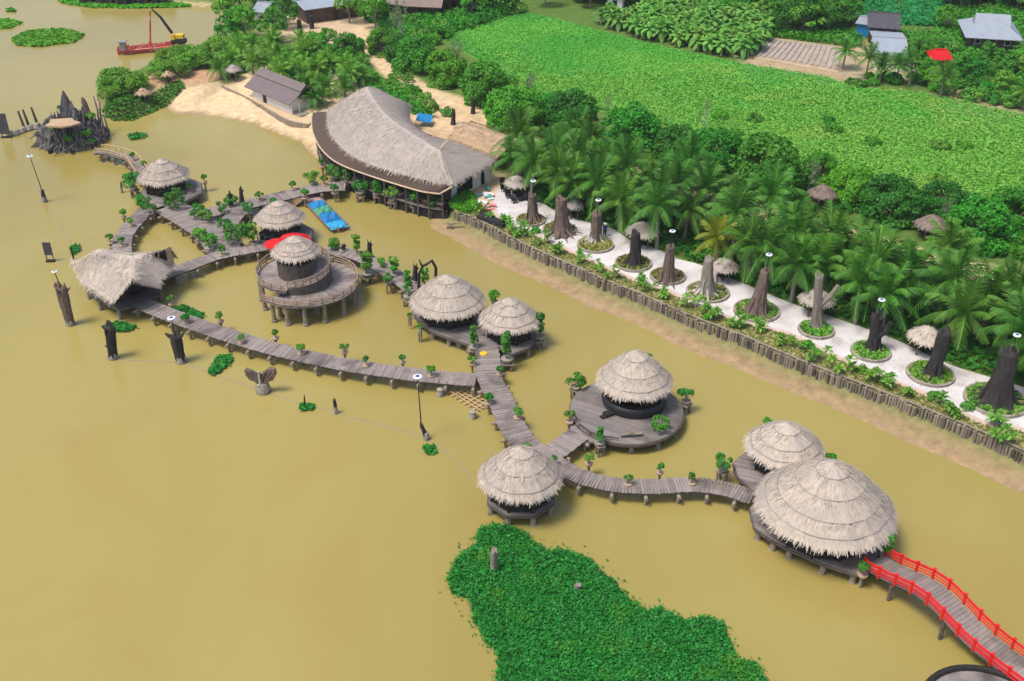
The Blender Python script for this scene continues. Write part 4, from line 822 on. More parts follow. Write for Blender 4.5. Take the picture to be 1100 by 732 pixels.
for k, x, y, s, lb in [('big', 142, 193, 1.0, 'large wide bonsai left of the upper left pavilion at the end of the bamboo ramp'), ('big', 187, 213, 1.15, 'largest dark green bonsai in front of the upper left pavilion'), ('big', 254, 249, 1.15, 'largest round bonsai in the hub gap, left of the red canopies'),
    ('dome', 153.5, 215, .9, 'upper of two bright round trees at the corner below the bamboo ramp'), ('dome', 160, 223, .9, 'lower of two bright round trees at the corner below the bamboo ramp'), ('small', 203, 200, 1.2, 'small potted tree on the deck under the eave of the upper left pavilion'),
    ('small', 219, 190, 1.1, 'small round tree standing alone in water right of the upper left pavilion'), ('dome', 248, 213, 1, 'potted tree with a dark figure behind it on the restaurant boardwalk'), ('dome', 236, 222, 1, 'spreading potted bonsai in the upper gap of the hub'), ('dome', 212, 226.5, 1, 'upper left of a pair of bonsai by the round hole in the hub boardwalk'),
    ('dome', 219, 231, .95, 'lower right of a pair of bonsai by the round hole in the hub boardwalk'), ('dome', 240, 240, 1, 'yellowish green bonsai on the right edge of the hub boardwalk'), ('dome', 213.6, 249.5, 1, 'bright green low bonsai on the lower left edge of the hub'), ('dome', 223.5, 258, 1.1, 'yellowish bush pot on the lower left edge of the hub, beside the bright low bonsai'),
    ('small', 237, 267, 1.2, 'grey green plant in a tall stone pot at the bottom corner of the hub'), ('column', 271, 250, 1.1, 'tall thin plant beside the black chairs under the canopied pavilion'), ('small', 142, 166, 1.2, 'round potted tree halfway up the bamboo ramp'), ('small', 154, 175, 1, 'small tree in water behind the bamboo ramp'),
    ('small', 131.5, 227.5, 1.1, 'upper lone small tree in water left of the left boardwalk'), ('small', 140, 237, 1, 'small tree against the left boardwalk'), ('small', 117, 254, 1.2, 'lower lone small tree left of the left boardwalk near the saddle roof'), ('small', 130, 258, 1, 'small plant at the foot of the left boardwalk behind the saddle roof'),
    ('dome', 358, 260, .9, 'potted bonsai at the back edge of the spiral tower'), ('column', 382.4, 262, 1, 'tall leafy pot on the far side of the tower boardwalk'), ('column', 393, 281, 1.2, 'tall leafy column pot on the near side of the tower boardwalk'), ('dome', 410.5, 281, .6, 'half bare shrub in a square planter on the tower boardwalk'), ('column', 422.6, 284, 1, 'thin plant in a dark pot behind the square planter on the tower boardwalk'),
    ('dome', 417, 298, .75, 'low plant on a log table beside the tower boardwalk'), ('column', 438, 305, 1.2, 'tall leafy pot where the tower boardwalk meets the left twin pavilion'), ('column', 456, 297, 1, 'leafy pot under the black arch behind the left twin pavilion'), ('dome', 531.5, 318, .8, 'dark green tree seen between the two twin roofs'),
    ('column', 580.6, 348, 1.2, 'tall bright tree on a post right of the smaller twin roof'), ('column', 544.6, 371, 1.25, 'tall bright plant in a stone pot in front of the smaller twin roof'), ('column', 508.5, 360, 1.1, 'slender plant in a stone pot in front of the wider twin roof'), ('dome', 451, 351, .5, 'low moss planter on log legs left below the wider twin roof'), ('dome', 440, 338, .4, 'bare log planter at the left tip of the wider twin roof'),
    ('dome', 619, 408, .9, 'tall stone pot tree left of the round deck'), ('dome', 738, 422, 1.05, 'wind swept bonsai on a tall post right of the round deck'), ('small', 612, 445, 1.2, 'small round tree at the left corner of the round deck landing'), ('column', 645, 466, .8, 'leafy pot on the front landing of the round deck'), ('dome', 710, 454, .9, 'bonsai in a stone pot at the lower right edge of the round deck'),
    ('dome', 777.7, 495, .95, 'bonsai on a stand just left of the double roofed pavilion'), ('dome', 890, 493, .7, 'green pot peeking out right between the two joined roofs'), ('small', 824.6, 452, 1, 'green tuft peeking over the smaller joined roof'), ('column', 954, 585, .9, 'dark leafy pot beside the far post of the red bridge'), ('small', 928.5, 609, 1.1, 'flowering pot at the near post of the red bridge'), ('small', 697, 383, 1, 'small plant behind the round deck roof')]:
    potted(k, x, y, lb, 'potted trees around the pavilions', s)
# ------------------------------------------------------------------ stone trunk sculptures in round beds, lamps
def trunk_mesh(mb, r0, r1, h, lean=(0, 0), roots=7, seed=0, c=(0, 0, 0), flare=.9, jag=.25):
    r = random.Random(seed); n = 22; rows_ = 14; V = []; ph = [r.uniform(0, 6) for _ in range(5)]
    for i in range(rows_):
        f = i/(rows_-1)
        for k in range(n):
            th = 2*PI*k/n; rad = r0+(r1-r0)*f**.8; rid = 1+.10*math.sin(3*th+ph[0]+f*2)+.08*math.sin(7*th+ph[1])+.05*math.sin(11*th+ph[2]+f*5); rad *= rid*(1+flare*math.exp(-f*9)*(.55+.45*math.cos(roots*th+ph[3])))*(1+r.gauss(0, .03))
            z = h*f+(jag*h*.3*(math.sin(2*th+ph[4])+r.gauss(0, .4)) if i == rows_-1 else 0); V.append((c[0]+lean[0]*f+rad*math.cos(th), c[1]+lean[1]*f+rad*math.sin(th), c[2]+z))
    Fc = [(i*n+k, i*n+(k+1) % n, i*n+n+(k+1) % n, i*n+n+k) for i in range(rows_-1) for k in range(n)]
    m = len(V); V += [(c[0]+lean[0]*.85+r1*.6*math.cos(2*PI*k/n), c[1]+lean[1]*.85+r1*.6*math.sin(2*PI*k/n), c[2]+h*.86) for k in range(n)]; Fc += [((rows_-1)*n+k, (rows_-1)*n+(k+1) % n, m+(k+1) % n, m+k) for k in range(n)]+[tuple(range(m, m+n))]
    mb.add(V, Fc, [r.random() for _ in Fc])
def lamp(label, base, top, head=.42):
    t = thing('lamp_post', label, 'lamp', base, 'lamp posts'); b_ = Vector(base); d = Vector(top)-b_
    mb = MB(); mb.tube([b_, b_+d*.5, b_+d], [.07, .055, .045], 7); mb.build('pole', 'metal_dark', t)
    mb = MB(); mb.lathe([(.1, -.1), (head*.9, -.06), (head, 0), (head*.95, .06), (head*.3, .09)], 16, top); h_ = mb.build('lamp_head', 'white_paint', t)
    mb = MB(); mb.lathe([(head*.5, .085), (head*.5, .1), (.05, .11)], 12, top); mb.build('solar_panel', 'lens', h_)
def at_h(base, px, py):                         # height and sideways reach of a pixel seen above a ground point, in the picture-facing plane
    a, b_ = base.z, base.z+15
    for _ in range(40):
        m = (a+b_)/2
        if proj((base.x, base.y, m))[1] > py: a = m
        else: b_ = m
    q = Vector((base.x, base.y, a)); q.x += (px-proj(q)[0])*mpp(q); return q
BEDS = [(570, 237.5, 16.5, (573, 236), (571.5, 207), 7, 4, 'bark_brown', 'slim brown stone trunk with a lamp, first bed from the restaurant', 1),
 (601, 247.5, 19, (603, 249), (603, 211), 10.5, 5, 'bark_brown', 'broad brown stone trunk with a flat top, second bed from the restaurant', 0),
 (639.5, 264, 20.5, (640, 258), (641, 228), 7, 5, 'bark_brown', 'brown stone trunk on pale stilt roots beside the person in blue', 1),
 (680, 284, 20.5, (681.5, 283), (683, 248), 7, 4.5, 'bark_dark', 'plain black stone trunk standing upright in a dry grass bed', 0),
 (717, 298, 20, (717, 300), (720, 262), 9, 4, 'bark_brown', 'broad footed brown stone trunk with a lamp, beside the plain black trunk', 1),
 (760, 315, 24, (758.5, 315), (762, 276), 9.5, 4.5, 'bark_grey', 'greyish stone trunk with many aerial roots under the yellowing palm', 0),
 (812.5, 335, 25.5, (813, 335), (823, 288), 10.5, 4.5, 'bark_brown', 'tall dark brown stone trunk leaning right with a lamp on its top', 1),
 (876.5, 355.5, 20, (877, 350), (880.5, 293), 5.5, 4, 'bark_grey', 'slender forked grey stone trunk with one side branch', 0),
 (935, 379, 22, (938, 374), (943, 337), 7, 6, 'bark_dark', 'dark stone trunk with a broken hollow top and a lamp', 1),
 (999, 403, 26, (1002, 401), (1016, 354), 8, 6.5, 'bark_dark', 'black stone trunk leaning right in the second last bed, no lamp on it', 0),
 (1069, 431, 34, (1070, 430), (1087, 376), 16, 8, 'bark_dark', 'fattest black stone trunk at the right edge, with a lamp', 1)]
SHORT = ['slim brown lamp trunk', 'broad flat topped brown trunk', 'trunk on pale stilt roots', 'plain black upright trunk', 'broad footed brown trunk', 'trunk with aerial roots', 'tall leaning lamp trunk', 'forked grey trunk', 'broken topped trunk', 'leaning lampless black trunk', 'fattest black trunk']
for i, (cx_, cy_, hw, b0, tp, rb, rt_, mt, lb, lm) in enumerate(BEDS):
    c = P(cx_, cy_, LZ+.06); rr = hw*mpp(c)*.97; z = LZ+.06
    t = thing('round_bed', 'round stone edged planting bed holding the '+SHORT[i], 'planting bed', (c.x, c.y, z), 'round beds on the promenade')
    mb = MB(); mb.lathe([(rr, -.05), (rr, .28), (rr-.22, .3), (rr-.24, .05)], 40, c); mb.build('edging', 'concrete', t)
    mb = MB(); mb.lathe([(rr-.2, .2), (rr*.5, .3), (.05, .42)], 28, c); mb.build('soil', 'strip_soil', t)
    k = 420; a = rng.uniform(0, 2*PI, k); q = np.sqrt(rng.random(k))*(rr-.3); Qp = np.stack([c.x+q*np.cos(a), c.y+q*np.sin(a), np.full(k, z+.36)], 1); Q, av = leaves(Qp, np.tile((0, 0, 1.), (k, 1)), .26, 2.2, .8)
    mb = MB(); mb.quads(Q, av); mb.build('ground_cover', 'leaf_bed' if i < 6 else 'leaf_shrub', t)
    p = P(b0[0], b0[1], z+.3); tpv = at_h(p, *tp); m_ = mpp(p); h_ = tpv.z-p.z
    tt = thing('stone_trunk', lb, 'tree sculpture', (p.x, p.y, z+.1), 'stone tree trunks on the promenade'); mb = MB()
    trunk_mesh(mb, rb*m_*.9, rt_*m_, h_, (tpv.x-p.x, 0), 6+i % 3, i, (p.x, p.y, z+.15), .75, .5 if i in (8,) else .12)
    tk = mb.build('trunk', mt, tt, True); mb = MB(); r_ = random.Random(i)
    for k in range(9 if i not in (2, 5) else 16):
        a = 2*PI*k/9+r_.uniform(-.3, .3); e = rb*m_*r_.uniform(1.5, 2.4); hh = h_*r_.uniform(.2, .6); mb.tube([(p.x+rb*m_*.62*math.cos(a)+(tpv.x-p.x)*hh/h_, p.y+rb*m_*.62*math.sin(a), z+hh), (p.x+rb*m_*1.1*math.cos(a), p.y+rb*m_*1.1*math.sin(a), z+.55), (p.x+e*math.cos(a), p.y+e*math.sin(a), z+.3)], [.10, .13, .06], 6)
    mb.build('roots', 'bark_pale' if i in (2, 5) else mt, tt)
    if i in (7, 8): mb = MB(); mb.tube([(p.x, p.y, z+h_*.45), (p.x+.9, p.y-.1, z+h_*.62), (p.x+(1.5 if i == 7 else 1.2), p.y-.1, z+h_*.82)], [rt_*m_, rt_*m_*.7, rt_*m_*.55], 9); mb.build('side_branch', mt, tt)
    if lm: lamp('white disc lamp on a thin pole on top of the '+SHORT[i], (tpv.x+.1, tpv.y+.1, tpv.z-.5), (tpv.x+.15, tpv.y+.1, tpv.z+1.5), .36)
# ------------------------------------------------------------------ palms behind the promenade, and other trees
upx = smoothline(pts(UP, LZ), 3.6); un = normals2(upx); k = 0
def clear(x, y, cut, rad): return all((x-a)**2+(y-b_)**2 > (rad+c_)**2 for a, b_, c_ in cut)
cut = [(*P(x, y, LZ).xy, r_) for x, y, r_ in [(555, 212, 1.3), (617, 235, .8), (689, 264, 1.4), (776, 302, 1.3), (875, 338, 1.5), (991, 379, 1.5), (540, 215, 2.0), (548, 205, 2.)]]
front = 0
for rowi, (off, jit) in enumerate(((.7, .3), (3.9, .7), (7.6, 1.0), (11.4, 1.2))):
    for i, (p, (tt, n_)) in enumerate(zip(upx, un)):
        if rowi % 2 != i % 2 and rowi < 9: pass
        q = p+n_*(off+random.gauss(0, jit))+tt*random.gauss(0, .7); 
        if (rowi == 3 and i % 2) or q.x > 62: continue
        if rowi == 0 and (not clear(q.x, q.y, cut, .5) or random.random() < .12): continue
        pr = proj((q.x, q.y, LZ))
        if np.min(np.hypot(px_-q.x, py_-q.y)) < 4.2 or pr[0] < 548: continue
        if rowi < 2 and abs(pr[0]-768) < (24 if rowi == 0 else 14): continue
        random.choice(PALM).put((q.x, q.y, LZ-.05), random.random()*6.28, random.uniform(1.1, 1.38), ['green coconut palm leaning over the back edge of the white promenade', 'green coconut palm in the middle of the grove behind the promenade', 'green coconut palm in the middle of the grove behind the promenade', 'green coconut palm at the back of the grove along the sand path'][rowi], ['palms at the promenade edge', 'palms in the middle of the grove', 'palms in the middle of the grove', 'palms at the back of the grove'][rowi], 'palm tree')
p = P(770, 292, LZ); PALMY.put((p.x, p.y+.4, LZ), 2, 1.05, 'yellowing coconut palm above the stone trunk with aerial roots', 'palms at the promenade edge', 'palm tree')
p = P(553, 197, LZ); PALM[0].put((p.x, p.y, LZ), 4, 1.05, 'leftmost coconut palm of the grove, between the restaurant and the black chairs', 'palms at the promenade edge')
# undergrowth between palms
gp = [tuple((p+n_*.35).xy) for p, (tt, n_) in zip(upx, un)]+[tuple((p+n_*14).xy) for p, (tt, n_) in reversed(list(zip(upx, un)))]
S = scatter(gp, 9000); Q, av = leaves(np.c_[S, LZ+rng.random(9000)*.7], np.tile((0, 0, 1.), (9000, 1)), .4, 2, .6); mb = MB(); mb.quads(Q, av); tag(mb.build('undergrowth', 'leaf_dark'), kind='stuff')
grove = [tuple(P(x, y, LZ).xy) for x, y in [(236, 66), (262, 58), (300, 50), (335, 62), (372, 76), (392, 92), (386, 100), (362, 118), (334, 124), (330, 108), (300, 92), (274, 80), (258, 84), (238, 88)]]
for x, y in scatter(grove, 62):
    if len([1]) : random.choice(PALMS).put((x, y, LZ), random.random()*6, random.uniform(.75, 1.15), 'young coconut palm in the dense grove behind the whitewashed house', 'young palms behind the whitewashed house', 'palm tree')
def treeat(protos, bx, by, wpx, label, group, cat='tree', sz=1.0):
    b0 = P(bx, by, LZ); s = wpx*mpp(b0)/2*1.05; random.choice(protos).put((b0.x, b0.y, ground_z(b0.x, b0.y)-.05), random.random()*6.28, s, label, group, cat, s*sz)
EDGE = [(375, 63, 34), (411, 58, 34), (447, 75, 46), (478, 90, 44), (525, 109, 56), (556, 140, 62), (612, 139, 56), (677, 158, 58), (724, 168, 46), (765, 182, 60), (826, 205, 80), (912, 215, 50), (955, 235, 62), (1048, 262, 66), (1010, 232, 50), (590, 128, 36), (1085, 250, 60), (430, 64, 34), (880, 190, 34)]
EDGE.sort()
for i, (x, y, w_) in enumerate(EDGE): treeat(ROUND, x, y, w_, 'dome shaped green tree between sand road and field, %s from the left' % (ORD+['seventeenth', 'eighteenth', 'nineteenth'])[i], 'dome trees along the field edge', sz=1.02)
for x, y, w_ in [(420, 96, 17), (432, 99, 17), (444, 103, 18), (448, 112, 16), (456, 108, 14), (438, 88, 13), (424, 86, 14), (480, 124, 14), (388, 72, 20), (462, 118, 17), (340, 50, 24), (352, 42, 18)]: treeat(BUSH, x, y, w_, 'bright round bush in the garden between the restaurant ridge and the sand road', 'garden bushes behind the restaurant', 'bush')
for i, (x, y, w_, lb) in enumerate([(434, 56, 40, 'tall pale bare tree beside the bend of the sand road'), (572, 116, 30, 'pale leafless tree standing in the field edge above the straw shed'), (655, 134, 26, 'bare grey tree between two dome trees in front of the field'), (757, 146, 30, 'thin bare tree among the dome trees at the middle of the field edge'), (866, 214, 34, 'pale forked tree left of the brown hut at the field edge'), (1016, 252, 30, 'pale trunk tree right of the farthest brown hut'), (490, 84, 34, 'bare branching tree rising behind the dome trees near the road')]): treeat(BARE, x, y, w_, lb, 'bare pale trees', sz=2.4)
HUTS = [(*P(x, y, LZ).xy, r_) for x, y, r_ in [(881, 222, 2.2), (998, 256, 2.4), (638, 148, 1.2)]]
# mangrove bank at the left and river trees
mbk = [tuple(P(x, y, 1).xy) for x, y in [(112, 104), (135, 97), (160, 88), (190, 74), (222, 64), (242, 54), (246, 66), (225, 80), (196, 86), (168, 98), (140, 108), (118, 112)]]
for x, y in scatter(mbk, 34): random.choice(MANG).put((x, y, ground_z(x, y)-.1), random.random()*6, random.uniform(1.3, 2.4), 'light green mangrove tree crowded on the bank left of the beach', 'mangrove trees on the left bank', 'tree')
bkl = [tuple(P(x, y, 1).xy) for x, y in [(108, 118), (120, 124), (142, 124), (165, 114), (200, 100), (195, 92), (150, 108), (115, 112)]]
S = scatter(bkl, 2600); Q, av = leaves(np.c_[S, [ground_z(x, y)+rng.random()*.5 for x, y in S]], np.tile((0, 0, 1.), (2600, 1)), .3, 1.8, .6); mb = MB(); mb.quads(Q, av); tag(mb.build('bank_plants', 'leaf_bonsai'), kind='stuff')
for x, y, w_ in [(252, 30, 34), (262, 42, 30), (246, 46, 26), (294, 44, 30), (305, 30, 30), (276, 14, 34), (318, 12, 30), (335, 8, 26), (258, 12, 26)]: treeat(LOOSE, x, y, w_, 'leafy tree on the river bank around the small white village house', 'trees by the white village house')
NOGO = [[tuple(P(x, y, LZ).xy) for x, y in q] for q in [[(915, 50), (990, 52), (985, 90), (915, 92)], [(1026, 10), (1100, 10), (1104, 74), (1026, 74)], [(990, 56), (1030, 56), (1030, 90), (990, 90)], [(925, -30), (1015, -30), (1012, 34), (915, 34)], [(800, 38), (905, 45), (905, 86), (800, 78)], [(890, 8), (915, 8), (915, 24), (890, 24)], [(326, 2), (396, 2), (396, 21), (326, 24)], [(405, 2), (504, 0), (508, 30), (405, 32)], [(645, 6), (700, 2), (700, 16), (645, 16)], [(260, 22), (296, 22), (296, 36), (260, 36)]]]
far = [tuple(P(x, y, LZ).xy) for x, y in [(240, -22), (330, -24), (1200, -24), (1200, 36), (830, 36), (812, 20), (640, 10), (560, 9), (470, 30), (420, 34), (330, 24), (255, 8)]]
nfar = 0
for x, y in scatter(far, 380):
    if any(inpoly([x], [y], q)[0] for q in NOGO) or inpoly([x], [y], FIELD)[0]: continue
    random.choice(LOOSE+ROUND[3:]).put((x, y, LZ-.1), random.random()*6, random.uniform(2.0, 3.8), 'dark leafy tree in the belt of trees along the far side of the fields', 'trees of the far belt', 'tree', random.uniform(2.0, 4.0))
rgt = [tuple(P(x, y, LZ).xy) for x, y in [(985, 66), (1040, 62), (1100, 60), (1180, 62), (1180, 112), (1100, 108), (1040, 96), (985, 96)]]
for x, y in scatter(rgt, 34):
    if any(inpoly([x], [y], q)[0] for q in NOGO): continue
    random.choice(LOOSE).put((x, y, LZ-.1), random.random()*6, random.uniform(1.5, 2.6), 'leafy tree in the orchard around the red tarp shelter', 'orchard trees by the red shelter', 'tree')
for i, (x, y) in enumerate([(945, 88), (962, 90), (978, 90), (930, 84), (905, 74), (1100, 78), (1118, 80), (1010, 104), (1098, 118)]): 
    p = P(x, y, LZ); random.choice(PALM).put((p.x, p.y, LZ), random.random()*6, .9, 'coconut palm standing in front of the zinc roofed houses', 'palms by the zinc roofed houses', 'palm tree')
bg_ = [tuple(P(x, y, LZ).xy) for x, y in [(628, 24), (660, 20), (720, 12), (800, 14), (826, 24), (818, 52), (800, 66), (760, 58), (716, 48), (660, 34)]]
for x, y in scatter(bg_, 280): random.choice(BAN).put((x, y, LZ-.05), random.random()*6, random.uniform(.85, 1.2), 'tall banana plant in the grove at the top of the green field', 'banana plants at the top of the field', 'banana plant')
for poly_, n_, pr_, s0, s1, lb, gr in [([(432, 44), (470, 30), (560, 9), (562, 15), (500, 32), (466, 48), (440, 58)], 50, BUSH, 1.0, 2.0, 'bushy hedge shrub between the thatched village houses and the top of the field', 'hedge by the village houses'),
    ([(985, 84), (1110, 92), (1110, 120), (1000, 100)], 26, BUSH, 1.0, 2.0, 'low bush along the field edge below the red tarp shelter', 'bushes below the red shelter'),
    ([(910, 80), (990, 84), (990, 98), (915, 94)], 14, BUSH, .8, 1.5, 'low bush in front of the zinc roofed house', 'bushes before the zinc roof'),
    ([(985, 60), (1000, 60), (998, 74), (984, 72)], 6, LOOSE, 1.3, 1.9, 'leafy tree between the zinc roofed house and the hip roofed house', 'trees between the two grey roofs'),
    ([(790, -6), (925, -6), (915, 14), (905, 36), (826, 34), (796, 18)], 60, LOOSE, 1.9, 3.0, 'leafy tree in the thicket between the banana grove and the rice fields', 'trees left of the rice fields'),
    ([(1016, -14), (1110, -14), (1110, 12), (1030, 12), (1018, 34)], 40, LOOSE, 1.9, 3.2, 'dark tree behind the hip roofed grey house', 'trees behind the hip roofed house'),
    ([(972, 50), (1028, 52), (1028, 60), (978, 60)], 14, BUSH, 1.0, 1.7, 'leafy tree between the rice field and the red tarp shelter', 'trees between rice field and shelter'),
    ([(824, 40), (905, 47), (905, 54), (824, 46)], 20, BUSH, .8, 1.5, 'low bush behind the vegetable plot', 'bushes behind the vegetable plot'),
    ([(395, 80), (418, 82), (470, 126), (455, 124), (428, 112)], 30, BUSH, .5, 1.1, 'small garden shrub behind the restaurant ridge', 'garden shrubs behind the ridge'),
    ([(345, 52), (385, 58), (412, 92), (395, 96), (352, 70)], 34, BUSH, .6, 1.3, 'low shrub in the garden left of the sand road', 'garden shrubs left of the sand road'),
    ([(600, 132), (700, 168), (800, 196), (960, 246), (1100, 286), (1100, 262), (960, 232), (800, 182), (700, 150), (610, 122)], 85, [BUSH[2], BUSH[0]], .6, 1.3, 'dense shrub filling the gap between the dome trees', 'shrubs between the dome trees'),
    ([(860, 244), (960, 274), (1100, 312), (1100, 330), (960, 290), (850, 256)], 14, BUSH, .5, 1.0, 'bright shrub between the sand road and the back row of palms', 'shrubs at the sand road')]:
    for x, y in scatter([tuple(P(a, b_, LZ).xy) for a, b_ in poly_], n_):
        if any(inpoly([x], [y], q)[0] for q in NOGO[1:]) or np.min(np.hypot(px_-x, py_-y)) < 3.6 or not clear(x, y, HUTS, .6): continue
        random.choice(pr_).put((x, y, LZ-.05), random.random()*6, random.uniform(s0, s1), lb, gr, 'tree' if pr_ is LOOSE else 'bush')
# low stone edging wall above the beach
ew = smoothline(pts([(236, 92), (255, 101), (271, 109), (292, 121), (311, 131), (331, 135)], 1.3), .9); t = thing('edging_wall', 'low stone wall curving in front of the whitewashed house above the beach', 'low wall', tuple(ew[len(ew)//2].xy)+(1.3,)); mb = MB()
for a, b_ in zip(ew, ew[1:]): mb.beam((a.x, a.y, .95), (b_.x, b_.y, .95), .3, 1.1)
mb.build('stones', 'log_tan', t)
bk_ = pts([(345, 120), (300, 92), (255, 80)], LZ); mb = MB(); mb.prism([tuple(p.xy) for p in ew]+[tuple(p.xy) for p in bk_], .2, 1.39); tag(mb.build('house_terrace', 'sand'), kind='structure')
# shrubs on the planting strip
mid = [low2[i].lerp(wl_s[min(len(wl_s)-1, int(i/len(low2)*len(wl_s)))], .5) for i in range(len(low2))]
for i in range(3, len(mid)-2, 3):
    for rep in range(1):
        p = mid[i]; p = Vector((p.x+random.gauss(0, .5), p.y+random.gauss(0, .35), LZ))
        if proj(p)[0] > 1150: continue
        random.choice(SHRUB).put(p, random.random()*6, random.uniform(.85, 1.4), 'bright leafy shrub planted on the strip above the stake wall', 'shrubs along the stake wall', 'shrub')
for x, y, s in [(575, 250, .8), (760, 343, .7), (867, 373, .8), (1003, 430, .9), (1038, 440, .8), (926, 400, .8)]:
    p = P(x, y, LZ); BUSH[0].put((p.x, p.y, LZ), random.random()*6, s*.75, 'small clipped ball bush at the pink kerb of the promenade', 'clipped ball bushes at the kerb', 'bush')
sp = [p.xy for p in low2]+[p.xy for p in reversed(wl_s)]; S = scatter([tuple(p) for p in sp], 5200); Q, av = leaves(np.c_[S, LZ+.06+rng.random(5200)*.12], np.tile((0, 0, 1.), (5200, 1)), .16, 2.2, .8); mb = MB(); mb.quads(Q, av); tag(mb.build('strip_grass', 'leaf_bed'), kind='stuff')
lw = [tuple(P(x, y, LZ).xy) for x, y in [(482, 222), (490, 212), (503, 207), (512, 214), (512, 226), (500, 231)]]; S = scatter(lw, 2600); Q, av = leaves(np.c_[S, LZ+rng.random(2600)*.55], np.tile((0, 0, 1.), (2600, 1)), .24, 2., .8); mb = MB(); mb.quads(Q, av); tag(mb.build('lawn_plants', 'leaf_bright'), kind='stuff')
# the field crop and wild growth
N_ = 170000; S = scatter(FIELD, N_); vv = vnoise(S[:, 0], S[:, 1], .16, 21); pr = np.array([depth((x, y, LZ)) for x, y in S]); hh = .2+.22*rng.random(N_)+np.clip(vv, -.3, 1)*.15
wild = (S[:, 1] < np.interp(S[:, 0], [0, 85], [184, 158])+vv*12+rng.normal(0, 7, N_))
for nm, msk, mt, sz in (('field_crop', ~wild, 'leaf_field', .21), ('wild_growth', wild, 'leaf_wild', .26)):
    s_ = S[msk]; Q, av = leaves(np.c_[s_, LZ+hh[msk]*(1.0 if nm == 'field_crop' else 1.6)], np.tile((0, 0, 1.), (len(s_), 1)), sz, 1.5, .45); mb = MB(); mb.quads(Q, av); tag(mb.build(nm, mt), kind='stuff')
wp = [tuple(P(x, y, LZ).xy) for x, y in [(700, 128), (860, 170), (1120, 235), (1120, 150), (1000, 140), (800, 110)]]
for x, y in scatter(wp, 10): random.choice(BUSH).put((x, y, LZ), random.random()*6, random.uniform(.7, 1.5), 'low wild bush scattered in the rough lower half of the green field', 'wild bushes in the field', 'bush')
for poly_, n_ in [([(905, 34), (1000, 34), (1030, 8), (1110, 8), (1110, 108), (990, 92), (984, 56)], 9000), ([(800, 22), (925, 36), (925, 52), (905, 50), (826, 40)], 3500), ([(400, 22), (560, 6), (562, 15), (500, 32), (466, 48), (440, 62)], 5000), ([(600, 128), (700, 164), (800, 192), (960, 242), (1100, 282), (1100, 262), (960, 230), (800, 180), (700, 150), (610, 122)], 9000), ([(345, 50), (385, 58), (415, 90), (470, 128), (440, 122), (395, 96), (352, 72)], 3500)]:
    poly_ = [tuple(P(a, b_, LZ).xy) for a, b_ in poly_]; S = scatter(poly_, n_); dd = np.min(np.hypot(px_[None]-S[:, :1], py_[None]-S[:, 1:]), 1); S = S[(dd > 3.6) & (vnoise(S[:, 0], S[:, 1], .3, 6) > -.7)]
    Q, av = leaves(np.c_[S, LZ+rng.random(len(S))*.9], np.tile((0, 0, 1.), (len(S), 1)), .42, 1.7, .6); mb = MB(); mb.quads(Q, av); tag(mb.build('undergrowth', 'leaf_tree'), kind='stuff')
# rice fields and vegetable plot
for i, q in enumerate([[(935, -26), (966, -26), (961, 26), (920, 26)], [(970, -26), (1018, -26), (1012, 29), (966, 27)]]):
    po = [tuple(P(x, y, LZ).xy) for x, y in q]; a = arr(po); V = []; rows_ = 11
    mb = MB(); Qs = []; As = []
    for k in range(rows_):
        f = (k+.5)/rows_; s0, s1 = a[3]+(a[2]-a[3])*f, a[0]+(a[1]-a[0])*f; n1_ = 420; t_ = rng.random((n1_, 1)); pp = s0+(s1-s0)*t_+rng.normal(0, .28, (n1_, 2)); Q, av = leaves(np.c_[pp, LZ+.2+rng.random(n1_)*.3], np.tile((0, 0, 1.), (n1_, 1)), .55, 1.8, .6); Qs.append(Q); As.append(av)
    mb.quads(np.concatenate(Qs), np.concatenate(As)); tag(mb.build('rice_crop', 'leaf_rice'), kind='stuff')
po = arr([tuple(P(x, y, LZ).xy) for x, y in [(802, 62), (900, 79), (906, 52), (826, 42)]]); mb = MB(); mb.prism([tuple(p) for p in po], LZ-.4, LZ+.08); tag(mb.build('vegetable_plot', 'plot_soil'), kind='structure')
mb = MB()
for k in range(15):
    f = (k+.5)/15; a = po[0]+(po[1]-po[0])*f; b_ = po[3]+(po[2]-po[3])*f; mb.beam((*(a+(b_-a)*.12), LZ+.1), (*(a+(b_-a)*.95), LZ+.1), .62, .34)
tag(mb.build('mulched_rows', 'plastic_mulch'), kind='structure')
# ------------------------------------------------------------------ water hyacinth
def mat_of(name, poly, n, leaf, h=.35, mt='leaf_hyacinth', grow=.0):
    poly = [tuple(p) for p in poly]; S = scatter(poly, n); v = vnoise(S[:, 0], S[:, 1], .9, 4); keep = (vnoise(S[:, 0], S[:, 1], 1.6, 8) > -1.02); S = S[keep]; v = v[keep]
    S = S+rng.normal(0, grow, S.shape); Q, av = leaves(np.c_[S, .1+h*(rng.random(len(S))*.7+.3*np.clip(v, 0, 1))], np.tile((0, 0, 1.), (len(S), 1)), leaf, 1.25, .55); mb = MB(); mb.quads(Q, av); tag(mb.build(name, mt), kind='stuff')
HY = [(531, 565), (514.5, 571), (511, 587), (494.5, 598), (480, 622), (487, 638), (507, 645.5), (509, 667), (527, 696), (536, 706), (533, 732), (540, 790), (840, 790), (822, 732), (811, 713), (791, 711), (780, 682), (778, 673), (760, 664), (736, 669), (709, 654.5), (694.5, 658), (673, 644), (658, 625.5), (642, 613), (633, 602), (600, 591), (589, 596), (576, 587), (565.5, 576), (549, 567)]
mat_of('water_hyacinth', xy(HY, 0), 46000, .17, .45, grow=.12); mat_of('hyacinth_floats', xy(HY, 0), 12000, .34, .06); mat_of('loose_hyacinth', xy(HY, 0), 5000, .17, .2, grow=.5)
